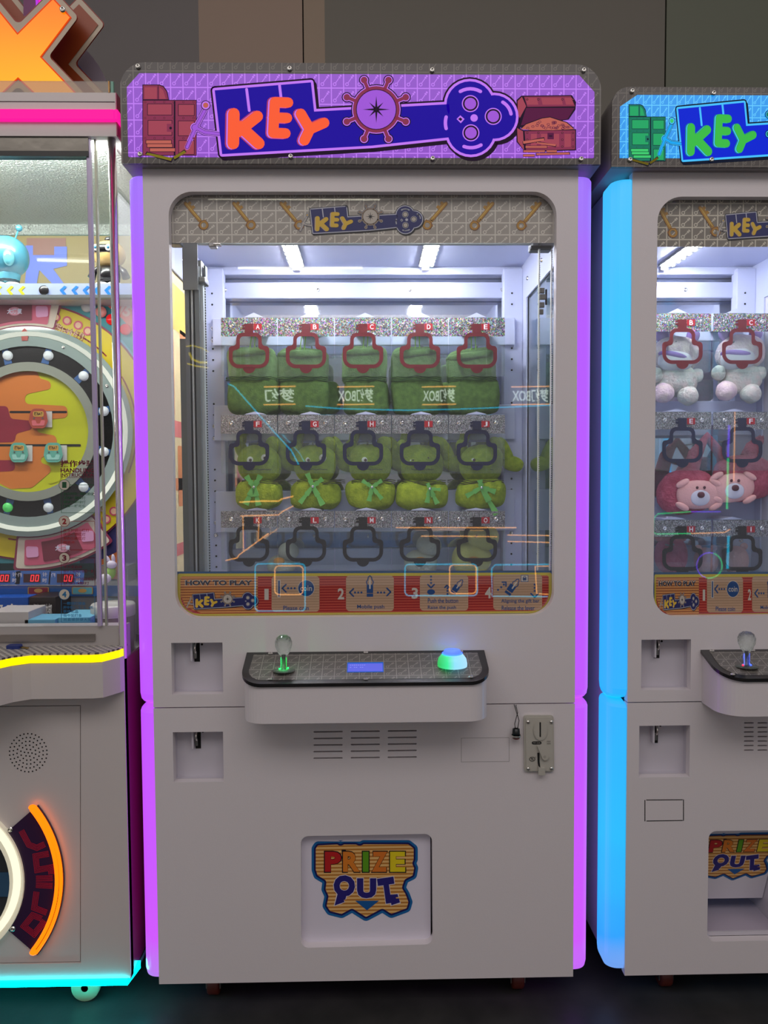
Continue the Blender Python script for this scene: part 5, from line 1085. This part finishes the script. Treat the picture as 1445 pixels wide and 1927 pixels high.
for x0, x1, y in ((20,124,775.5),(-30,150,838)): B().prism([capsule((x0,y),(x1,y),2.2)], lambda u, v: at(u, v, .361), lambda u, v: at(u, v, .3625), DARK).go('slot', hub)
b = B(); b.prism([[(46,617),(59,632),(53,632),(52,641),(41,641),(40,632),(34,632)]], lambda u, v: at(u, v, .350), lambda u, v: at(u, v, .352), mat('arrow_red', (170,60,50), .4)); b.go('red_arrow', rim)
for x, y, c1, c2 in ((72,787,(170,74,56),(206,104,110)),(35,851,(96,170,150),(150,206,190)),(100,851,(96,170,150),(150,206,190))):
    b = B(); F0 = lambda u, v: at(u, v, .350); n_ = '%d' % x
    b.prism([rect(x+10, y-13, x+26, y+17, 1)], lambda u, v: at(u, v, .358), lambda u, v: at(u, v, .3615), mat('token_card', (206,204,196), .4))
    b.prism([fillet([(x-14,y-18),(x+14,y-18),(x+18,y+6),(x+12,y+19),(x-12,y+19),(x-18,y+6)], [10,10,4,8,8,4], 5)], F0, lambda u, v: at(u, v, .3585), mat('token_'+n_, c1, .35)); f_ = pl(.3497, .0004)
    b.flat([rect(x-10,y-13,x+10,y-3,3)], f_(0), mat('token_yellow', (206,160,70), .4)); b.text('打BAT', (x-8,y-12,x+8,y-5), f_(1), BLACK, .02); b.flat([fillet([(x-13,y+4),(x-5,y+4),(x-3,y+10),(x+3,y+10),(x+5,y+4),(x+13,y+4),(x+11,y+14),(x-11,y+14)], 2, 3)], f_(1), mat('token_lip_'+n_, c2, .4))
    for dx in (-8, 8): b.flat([circ(x+dx, y, 1.7, 10)], f_(1), STEEL)
    b.go('number_token', hub, label='%s smiling number token' % ('red brown' if x == 72 else 'teal'))
for x, y, c_, lb in ((163,577,(214,216,212),'white lamp ball'),(190,587,(232,150,140),'pink lamp ball'),(210,601.5,(236,30,36),'red lamp ball'),(236,620,(236,50,60),'red lamp ball')):
    B().blob(at(x, y, .366), (.0145,.010,.0145), mat('ball_%d' % x, c_, .2, coat=.5, emit=.15 if x > 200 else 0)).go('lamp_ball', pan, label=lb)
# counter displays under the wheel
ct = B().box(LX0, LX1-.012, .26, .50, .80, at(100,1106,.26).z, mat('counter_grey', (130,128,130), .5)).go('display_counter', lm)
B().prism([rect(-300,1102,262,1122)], lambda u, v: at(u, v, .255), lambda u, v: at(u, v, .262), mat('counter_blue', (44,104,176), .4)).go('counter_band', ct)
for x in (5, 62, 125):
    b = B(); b.prism([fillet([(x-32,1075),(x+34,1073),(x+32,1100),(x-34,1101)], 3)], lambda u, v: at(u, v, .245), lambda u, v: at(u, v, .262), mat('display_blue', (70,116,190), .4)); b.prism([rect(x-18,1080,x+14,1096)], lambda u, v: at(u, v, .2435), lambda u, v: at(u, v, .245), mat('display_black', (70,22,30), .25))
    for dx in (-3, 6):
        for q in stroke([(x+dx,1082.5),(x+dx+5,1082.5),(x+dx+3.5,1093.5),(x+dx-1.5,1093.5)], .8, True): b.flat([q], pl(.2432)(0), emi('digit_red', (255,50,60), 1.4))
    b.text('倒', (x-29,1078,x-21,1086), pl(.2445)(1), PF, .02); b.text('计', (x+18,1077,x+27,1085), pl(.2445)(1), PF, .02); b.text('时', (x+18,1088,x+26,1096), pl(.2445)(1), PF, .02); b.go('digit_display', ct, label='blue framed display with red digit zero')
for x, c_, in ((72,(150,40,56)),(155,(100,180,190))):
    b = B(); b.prism([rect(x-20,1104,x+20,1119,3)], lambda u, v: at(u, v, .252), lambda u, v: at(u, v, .2555), mat('tag_gold', (190,150,80), .4)); b.flat([rect(x-18,1105.5,x+18,1117.5,2)], pl(.2518)(0), mat('tag_%d' % x, c_, .4)); b.flat([circ(x, 1111.5, 8, 14, 4)], pl(.2514)(0), mat('tag_mark', (220,170,90), .4)); b.go('prize_tag', ct)
# instructions printed on the glass
b = B(); f_ = pl(.0115, .0003)
IR = mat('decal_maroon', (110,20,50), .4); IGn = mat('decal_green', (30,84,50), .4); IRd = mat('decal_red', (150,30,36), .4); IBl = mat('decal_blue', (30,110,160), .4)
b.text('操作步骤', (114,866,178,879), f_(0), IR, .03); b.text('HANDLING', (114,881,178,889.5), f_(0), IR, .03); b.text('INSTRUCTION', (114,890.5,178,897.5), f_(0), IR, .025)
for q in stroke([(114,898.8),(178,898.8)], .4): b.flat([q], f_(0), IR)
b.go('handling_heading', lm)
for n_, cy_, y1, m_, ls in ((1,912.5,965,IGn,('投币按钮一颗时接绿','获得一颗绿灯','累积五颗绿灯','获得一罐可乐')),(2,981,1035,IRd,('投币按钮一红灯','获得一颗红灯','累积五颗红灯','触发冲')),(3,1050,1103,IR,('冲大奖启动','指针上链指针指定一盒','获得礼品','指针上链指针指中奖球','获得1-4颗灯')),(4,1118.5,1171,IBl,('一颗绿灯接金','按中奖1、2、3、4颗','获得礼品','指中奖灯金','将直接获得大奖。'))):
    b = B(); x0 = 115.5
    b.flat([circ(121,cy_,10.5,24)], f_(0), m_); b.flat([circ(121,cy_,9.6,24)], f_(1), mat('decal_cream', (206,196,180), .4)); b.text(str(n_), (117,cy_-5.5,125,cy_+5.5), f_(2), m_, .04)
    for q in stroke([(131,cy_),(178,cy_),(178.5,y1),(x0,y1),(x0,cy_+10)], .45): b.flat([q], f_(0), m_)
    for i, t in enumerate(ls): y = cy_+14+7.6*i; b.text(t, (119,y,min(119+7*len(t),176),y+6), f_(0), m_, .01)
    b.go('instruction_step', lm)
# top fence, X sign and disc
LX1 = LXB+.009
zf0 = at(100,173.5,0).z; zf1 = at(100,152.5,0).z
B().box(LX0, X_(207,0,160), .0, .004, zhd, zf1, glass('fence_glass', (214,200,180), 1.2)).go('top_fence', lm); B().box(X_(208,0,160), LX1-.004, .0, .006, zhd, zf1, mat('fence_teal', (120,176,156), .4)).go('fence_post', lm); B().box(X_(204,0,160), X_(206,0,160), -.001, .005, zhd, zf1, mat('fence_amber', (226,160,60), .4)).go('fence_post', lm)
YX = .10
def xf(l): return lambda u, v: at(u, v, YX-.006*l)
XO = [(-110,-90),(-20,-30),(32,36),(90,-22),(148,34),(92,104),(152,176),(100,240),(34,168),(-40,240),(-110,176),(-30,104)]
XO = [(-96,-40),(-50,-60),(34,44),(100,-22),(150,32),(94,106),(165,180),(110,235),(34,165),(-40,235),(-100,180),(-34,106)]
xs = B().prism([fillet(XO, 10)], xf(0), xf(-8), mat('sign_red', (150,44,22), .4)).go('x_sign', lm, label='big orange backlit letter X with cream border')
B().prism([fillet(inset(XO, 2), 10)], xf(1), xf(0), mat('sign_cream', (196,182,160), .4)).go('cream_border', xs)
B().prism([inset(XO, 12)], xf(1.3), xf(1), emi('sign_red_lit', (240,70,10), .9)).go('red_border', xs)
B().prism([inset(XO, 14.5)], xf(1.6), xf(1.3), gradient_emit('sign_orange', [(0, (255,196,0)), (.35, (255,172,0)), (.7, (255,140,0)), (1, (255,118,0))], 'Z', zf0, at(100,-10,.1).z, 1.0, (60,20,0))).go('lit_face', xs, label='glowing orange face')
screws(xs, [xf(2)(118,18)], .0065)
bsg = [(x+49, y+14) for x, y in XO]
bs_ = B().prism([fillet(bsg, 10)], lambda u, v: at(u, v, .19), lambda u, v: at(u, v, .23), mat('shadow_red', (136,40,26), .4)).go('shadow_x', lm, label='unlit dark orange X behind')
B().prism([fillet(inset(bsg, 2), 9)], lambda u, v: at(u, v, .186), lambda u, v: at(u, v, .19), mat('sign_cream', (196,182,160), .4)).go('cream_border', bs_); B().prism([inset(bsg, 11)], lambda u, v: at(u, v, .184), lambda u, v: at(u, v, .186), mat('shadow_orange', (150,66,24), .4)).go('face', bs_)
hc = lambda r: [(40+r*math.cos(a), 215-r*math.sin(a)) for a in [math.asin(min(1, 46/r))+(PI-2*math.asin(min(1, 46/r)))*i/40 for i in range(41)]]
fo = B().box(LX0+.01, LX1-.02, .06, .53, zg1-.004, zg1-.001, mat('silver_fabric', (190,198,190), .32, .8)).go('silver_ceiling', lm, label='crinkled silver foil lining')
dd = B().prism([hc(172)], lambda u, v: at(u, v, .30), lambda u, v: at(u, v, .32), mat('disc_lilac', (170,160,176), .4)).go('back_disc', lm, label='pale disc behind the X sign')
b = B(); b.prism([hc(142)+hc(138)[::-1]], lambda u, v: at(u, v, .298), lambda u, v: at(u, v, .30), mat('disc_blue', (40,130,190), .4)); b.go('blue_line', dd)
b = B()
for r, c_ in ((68,'a'),(60,'b'),(74,'b')): b.tube([at(10+r*math.cos(a/30*PI*.5-.35), 10+r*math.sin(a/30*PI*.5-.35), .16) for a in range(31)], .003 if c_ == 'b' else .006, emi('neon_magenta', (250,30,190), 1.2) if c_ == 'a' else emi('neon_violet', (190,60,230), 1.0), 8)
b.go('magenta_neon', lm, label='magenta neon arcs at the top')
B().prism([rect(44,-40,90,30)], lambda u, v: at(u, v, .17), lambda u, v: at(u, v, .175), mat('neon_board', (110,20,96), .4)).go('neon_board', lm)
# light inside the box: hidden strip lamp under the header beam
l = bpy.data.lights.new('box_lamp', 'AREA'); l.shape = 'RECTANGLE'; l.size = .6; l.size_y = .05; l.energy = 2.2; l.color = (.95, 1, .97)
lo = bpy.data.objects.new('box_lamp', l); COL.objects.link(lo); lo.parent = lm; lo.location = (-.90-LC, .045-.42, zg1-.012); lo.rotation_euler = (math.radians(16), 0, 0)
l = bpy.data.lights.new('foil_fill_light', 'AREA'); l.shape = 'RECTANGLE'; l.size = .7; l.size_y = .02; l.energy = 6; l.color = (.96, 1, .97)  # added unseen light behind the door rail, grazes the foil and backdrop
lo = bpy.data.objects.new('foil_fill_light', l); COL.objects.link(lo); lo.parent = lm; lo.location = (-.90-LC, .03-.42, zg1-.034); lo.rotation_euler = (math.radians(112), 0, 0)
l = bpy.data.lights.new('wheel_fill_light', 'AREA'); l.shape = 'RECTANGLE'; l.size = .7; l.size_y = .02; l.energy = 1.7; l.color = (1, 1, .96)  # added unseen light, brightens the wheel where the shelf shades it
lo = bpy.data.objects.new('wheel_fill_light', l); COL.objects.link(lo); lo.parent = lm; lo.location = (-.90-LC, .182-.42, at(100,563,.2).z-.002); lo.rotation_euler = (math.radians(18), 0, 0)
# toys and boxes inside the left machine
zs = at(100,535,.2).z
def figure(px, Y, lb, head, body, big):
    x = at(px, 500, Y).x; t = empty('vinyl_figure', (x, Y, zs), lb, 'figure', 'vinyl figures on the toy shelf'); q = lambda dx, dy, dz: (x+dx, Y+dy, zs+dz)
    for d in (-1, 1): B().blob(q(.014*d,-.006,.008), (.018,.020,.008), mat('shoe_white', (226,226,222), .4), .9).go('shoe', t)
    B().lathe([(.018,0),(.024,.010),(.027,.022),(.022,.040),(0,.046)], q(0,0,.012), body, 'z', 20).go('body', t)
    b = B()
    for k in range(2): b.tube([q(.0235*math.cos(a/12*PI*2), .0235*math.sin(a/12*PI*2), .017+.004*k) for a in range(12)], .0012, mat('trouser_band', (40,40,44), .5), 6, True)
    b.go('hem_bands', t)
    if big:
        B().blob(q(-.004,0,.078), (.052,.044,.050), head, .97).go('head', t)
        b = B(); b.tube([q(.018,0,.122), q(.026,0,.142)], .002, head, 8); b.blob(q(.028,0,.147), (.008,)*3, head, nu=12, nv=8); b.go('antenna', t)
        B().blob(q(.020,-.040,.066), (.013,.012,.020), mat('shiny_aqua', (110,196,206), .12, coat=.8), 1).go('hand', t); B().blob(q(-.030,-.028,.098), (.022,.018,.020), mat('face_peach', (236,170,110), .5), 1).go('face', t)
    else:
        B().blob(q(0,0,.084), (.039,.034,.032), head, .95).go('head', t)
        for d in (-1, 1): B().tube([q(.022*d,0,.052), q(.036*d,-.004,.042), q(.042*d,-.006,.026)], [.007,.008,.010], body, 10).go('arm', t)
        m_ = B().blob(q(-.004,-.029,.090), (.030,.009,.0105), BLACK, .85).go('mask', t)
        for d in (-1, 1): b = B(); b.blob(q(-.004+.0150*d,-.0375,.090), (.0078,.003,.0078), WH, nu=16, nv=8); b.blob(q(-.004+.0150*d,-.0405,.090), (.0034,.002,.0038), mat('eye_teal', (40,110,140), .3), nu=12, nv=8); b.go('eye', m_)
        B().blob(q(0,0,.119), (.010,.009,.008), BLACK, 1).go('hair_bun', t)
figure(206, .25, 'masked vinyl figure in black with tiny top bun on shelf', mat('head_cream', (196,166,104), .4), BLACK, False)
figure(16, .25, 'round-headed pale blue vinyl figure with ball antenna on shelf', mat('head_blue', (64,136,156), .3, coat=.6), mat('body_blue', (84,156,176), .4), True)
def carton(px0, px1, py0, py1, Y, dep, c_, lb, writing=None, tc=(240,236,228), z=.781):
    x0, x1 = at(px0, py1, Y).x, at(px1, py1, Y).x; zt2 = at(px0, py0, Y).z; g = (x0, Y+dep/2, z); t = empty('snack_box', g, lb, 'box', 'snack boxes on the cabinet floor')
    B().box(x0, x1, Y, Y+dep, z, zt2, mat('carton_%d_%d_%d' % c_, c_, .4), .001).go('carton', t)
    if writing: b = B(); b.text(writing, (0,0,1,1), lambda u, v: (x0+(x1-x0)*(.15+.7*u), Y-.0006, zt2-(zt2-z)*(.12+.3*v)), mat('carton_ink_%d' % tc[0], tc, .4), .02); b.go('front_print', t)
    return t, x0, x1, zt2
carton(-60, 54, 1125, 1172, .20, .06, (26,84,176), 'blue snack box with white lettering behind a white carton', '超级奥')
t, x0, x1, z2 = carton(56, 106, 1124, 1170, .17, .09, (46,34,32), 'dark brown cookie box with one big cookie printed', '超级更浓郁')
b = B(); cc = ((x0+x1)/2-.006, .781+(z2-.781)*.30); ck = [(cc[0]+.028*math.cos(a/24*2*PI), cc[1]+.020*math.sin(a/24*2*PI)) for a in range(24)]
b.flat([ck], lambda u, v: (u, .1694, v), mat('cookie_tan', (186,140,90), .6))
for dx, dz in ((-.012,.006),(.010,.008),(0,-.006),(-.014,-.008),(.015,-.005)): b.flat([circ(cc[0]+dx, cc[1]+dz, .0035, 10)], lambda u, v: (u, .1690, v), mat('choc_chip', (60,36,26), .6))
b.go('cookie_print', t)
carton(-20, 54, 1152, 1176, .06, .09, (196,190,188), 'low white carton lying in front of the blue box')
carton(46, 104, 1166, 1180, .06, .07, (110,180,214), 'light blue flat carton lying nearest the brown cookie box'); carton(110, 170, 1162, 1179, .07, .10, (120,196,226), 'light blue flat carton lying beside the plastic jar')
jx_ = at(213, 1150, .14).x; t = empty('plastic_jar', (jx_, .14, .781), 'clear plastic jar with white screw lid and dark paper label', 'jar')
B().lathe([(.045,0),(.048,.004),(.048,.088),(.046,.092)], (jx_, .14, .781), mat('jar_contents', (128,116,110), .25, coat=.6), 'z', 32).go('jar_body', t)
B().lathe([(.049,.090),(.050,.092),(.050,.114),(.047,.118),(.044,.1165),(0,.1165)], (jx_, .14, .781), mat('jar_lid', (206,206,198), .4), 'z', 32).go('jar_lid', t)
b = B(); V = [(jx_+.0486*math.sin(a), .14-.0486*math.cos(a), z) for z in (.789, .848) for a in [(-.5+1.3*i/12) for i in range(13)]]; b.add(V, [(i, i+1, i+14, i+13) for i in range(12)], mat('jar_label', (58,46,44), .5), True)
V = [(jx_+.0489*math.sin(a), .14-.0489*math.cos(a), z) for z in (.793, .826) for a in [(-.4+1.1*i/12) for i in range(13)]]; b.add(V, [(i, i+1, i+14, i+13) for i in range(12)], mat('jar_label2', (116,104,98), .5), True); b.go('paper_label', t)
cb = at(222, 1110, .24); t = empty('acrylic_box', (cb.x, .24, .80), 'clear acrylic prize bin in the far right corner', 'box'); B().box(cb.x-.035, cb.x+.035, .21, .27, at(222,1128,.24).z, at(222,1062,.24).z, glass('bin_acrylic', (225,232,232), 2.0, .12)).go('bin', t)
B().box(cb.x-.034, cb.x+.034, .211, .269, .781, at(222,1128,.24).z, mat('bin_stand', (168,170,172), .4)).go('bin_stand', t)
pq = at(208, 1078, .185); t = empty('bunny_plush', (pq.x, .185, pq.z-.04), 'tiny white and green bunny plush leaning by the acrylic bin', 'plush toy')
GN = mat('bunny_green', (160,206,110), .8); B().blob(pq, (.012,.010,.016), GN, 1, 0, .3).go('body', t); B().blob(pq+Vector((.004,-.003,.020)), (.012,.010,.010), PF, 1).go('head', t)
for dx, ro in ((-.006, -.6), (.008, -.1)): B().blob(pq+Vector((dx,-.002,.034)), (.0045,.004,.011), PF, 1, 0, ro).go('ear', t)
pq2 = at(195, 1090, .175); B().blob(pq2, (.018,.010,.012), PF, .9, 0, -.3).go('skirt', t)
# key left on the ledge
kp = at(22, 1213, -.03); zk = zs_t; kx_ = at(22, 1216, -.02).x; t = empty('door_key', (kx_, -.02, zk), 'blue-handled brass key lying on the ledge of the wheel machine', 'key')
b = B(); b.prism([fillet([(kx_-.018,-.012),(kx_+.010,-.014),(kx_+.016,-.004),(kx_+.008,.008),(kx_-.016,.008)], .005, 4)], lambda a, c: (a, c, zk+.007), lambda a, c: (a, c, zk), mat('key_blue', (34,52,120), .35)); b.go('bow', t)
b = B(); b.prism([[(kx_+.012,-.009),(kx_+.032,-.018),(kx_+.034,-.014),(kx_+.028,-.010),(kx_+.014,-.003)]], lambda a, c: (a, c, zk+.004), lambda a, c: (a, c, zk+.002), mat('brass', (196,166,96), .3, 1)); b.go('blade', t)

# ------------------------------------------------------------ signs across the aisle, behind the viewer, that the glass fronts mirror
def mir(u, v, D=5.0):
    p = at(u, v, D); return Vector((p.x, .041-p.y, p.z))
def neon(b, pts, m, r=1.1, closed=False, D=5.0): b.tube([mir(u, v, D) for u, v in pts], r*(D+1.6)/1400, m, 6, closed)
RO = emi('aisle_orange', (255,176,96), 6); RCY = emi('aisle_cyan', (40,190,230), 5); RW = emi('aisle_white', (226,240,226), 4.5); RY = emi('aisle_yellow', (226,204,60), 4); RV = emi('aisle_violet', (120,80,255), 5); RG = emi('aisle_green', (60,226,130), 5)
for cx, w, lb in ((998,36,'first'),(826,32,'second'),(669,35,'third'),(526,30,'fourth')):
    o = mir(cx, 744); t = empty('shop_sign', (o.x, o.y, o.z-.15), 'lit 梦幻BOX shop sign mirrored in the glass, %s from the right' % lb, 'sign', 'mirrored shop signs')
    b = B(); b.text('梦幻BOX' if cx != 526 else '梦幻', (cx-w+2,731,cx+w-2,757), lambda u, v: mir(2*cx-u, v), RW, .02); b.go('lettering', t)
    for y in (727.5, 761): b = B(); neon(b, [(cx-w,y+.5),(cx+w,y-.5)], RO, 1.1); b.go('orange_tube', t)
def sign(label, parts):
    o = mir(*parts[0][0][0]); t = empty('neon_sign', (o.x, o.y-.02, o.z), label, 'neon sign')
    for pts, m, r, cl in parts: b = B(); neon(b, pts, m, r, cl); b.go('neon_tube', t)
rr = lambda x0, y0, x1, y1, r=8: rect(x0, y0, x1, y1, r)
sign('cyan and orange neon frames mirrored low at the left of the glass', [(rr(480,1061,574,1150), RCY, 1.3, True), (rr(517,1065,570,1119), RO, 1.2, True)])
sign('cyan and orange neon frames mirrored low in the middle of the glass', [(rr(762,1062,898,1121), RCY, 1.3, True), (rr(846,1063,896,1117), RO, 1.2, True)])
sign('cyan and orange neon frames mirrored low at the right of the glass', [([(1042,1123),(926,1122),(925,1070),(932,1063),(1040,1062)], RCY, 1.2, False), ([(1040,1119),(1010,1117),(1007,1066),(1040,1065)], RO, 1.2, False)])
sign('long cyan neon line mirrored across the upper plush row', [([(575,764),(640,769),(760,772),(860,770),(960,766),(1041,762)], RCY, 1.1, False), ([(428,722),(440,727),(456,745),(485,778),(515,812),(548,848),(562,874)], RCY, 1.3, False)])
sign('yellow angular neon stroke mirrored over the lime pouches', [([(450,945),(490,943),(524,943),(530,939),(552,934)], RO, 1.4, False), ([(452,971),(524,969),(532,962),(552,952)], RO, 1.2, False), ([(424,1055),(446,1050),(450,1044),(505,1004)], RO, 1.2, False), ([(458,1037),(457,972)], RO, .9, False), ([(486,1016),(487,972)], RO, .9, False)])
sign('yellow curved neon strokes mirrored on the lifting rail', [([(350,652),(362,650),(380,655),(392,662)], RY, 1.2, False), ([(352,684),(370,689),(392,692)], RY, 1.3, False), ([(356,664),(362,676),(376,682),(390,682)], RY, 2.2, False)])
sign('pair of orange neon lines mirrored at the lower right', [([(745,993),(800,993),(972,993)], RO, 1.1, False), ([(792,1009),(860,1009),(936,1010)], RO, 1.0, False), ([(955,1007),(1040,1008)], RO, 1.0, False), ([(955,1019),(1040,1021)], RO, 1.0, False)])
sign('green and violet neon frame mirrored in the right machine', [([(1300,963),(1238,967),(1231,974),(1229,1000),(1235,1005),(1300,1004)], RG, 1.1, False), ([(1300,963),(1356,963)], RV, 1.1, False), ([(1300,1004),(1364,1002),(1374,996)], RO, 1.0, False)])
sign('round violet and green neon ring mirrored in the right machine', [([(1335+24*math.cos(a), 1064+24*math.sin(a)) for a in [PI*.6+PI*k/12 for k in range(13)]], RV, 1.0, False), ([(1335+24*math.cos(a), 1064+24*math.sin(a)) for a in [-PI*.4+PI*k/12 for k in range(13)]], RG, 1.1, False)])
sign('tall blue and orange neon bars mirrored in the right machine', [([(1372,800),(1370,860)], RV, 2, False), ([(1370,862),(1368,958)], RG, 1.8, False), ([(1383,775),(1381,905)], RO, 1.0, False), ([(1371,1008),(1369,1070)], RCY, 2.2, False)])
def tubel(label, a, c, D, r):
    p, q = mir(*a, D), mir(*c, D); t = empty('tube_lamp', p, label, 'lamp', 'tube lamps over the aisle'); B().tube([p, q], r, emi('tube_lamp_white', (255,250,226), 7), 8).go('glowing_tube', t); B().box(min(p.x,q.x), max(p.x,q.x), p.y-.02, p.y+.02, max(p.z,q.z)+r, max(p.z,q.z)+r+.03, mat('lamp_housing', (200,200,196), .5)).go('housing', t)
tubel('long white tube lamp mirrored over the key strip', (392,373), (715,374), 4.6, .011)
tubel('shorter white tube lamp mirrored on the inner ceiling', (448,504), (682,504), 4.6, .009)
tubel('white tube lamp mirrored above the toy shelf', (72,490), (175,493), 4.6, .012)
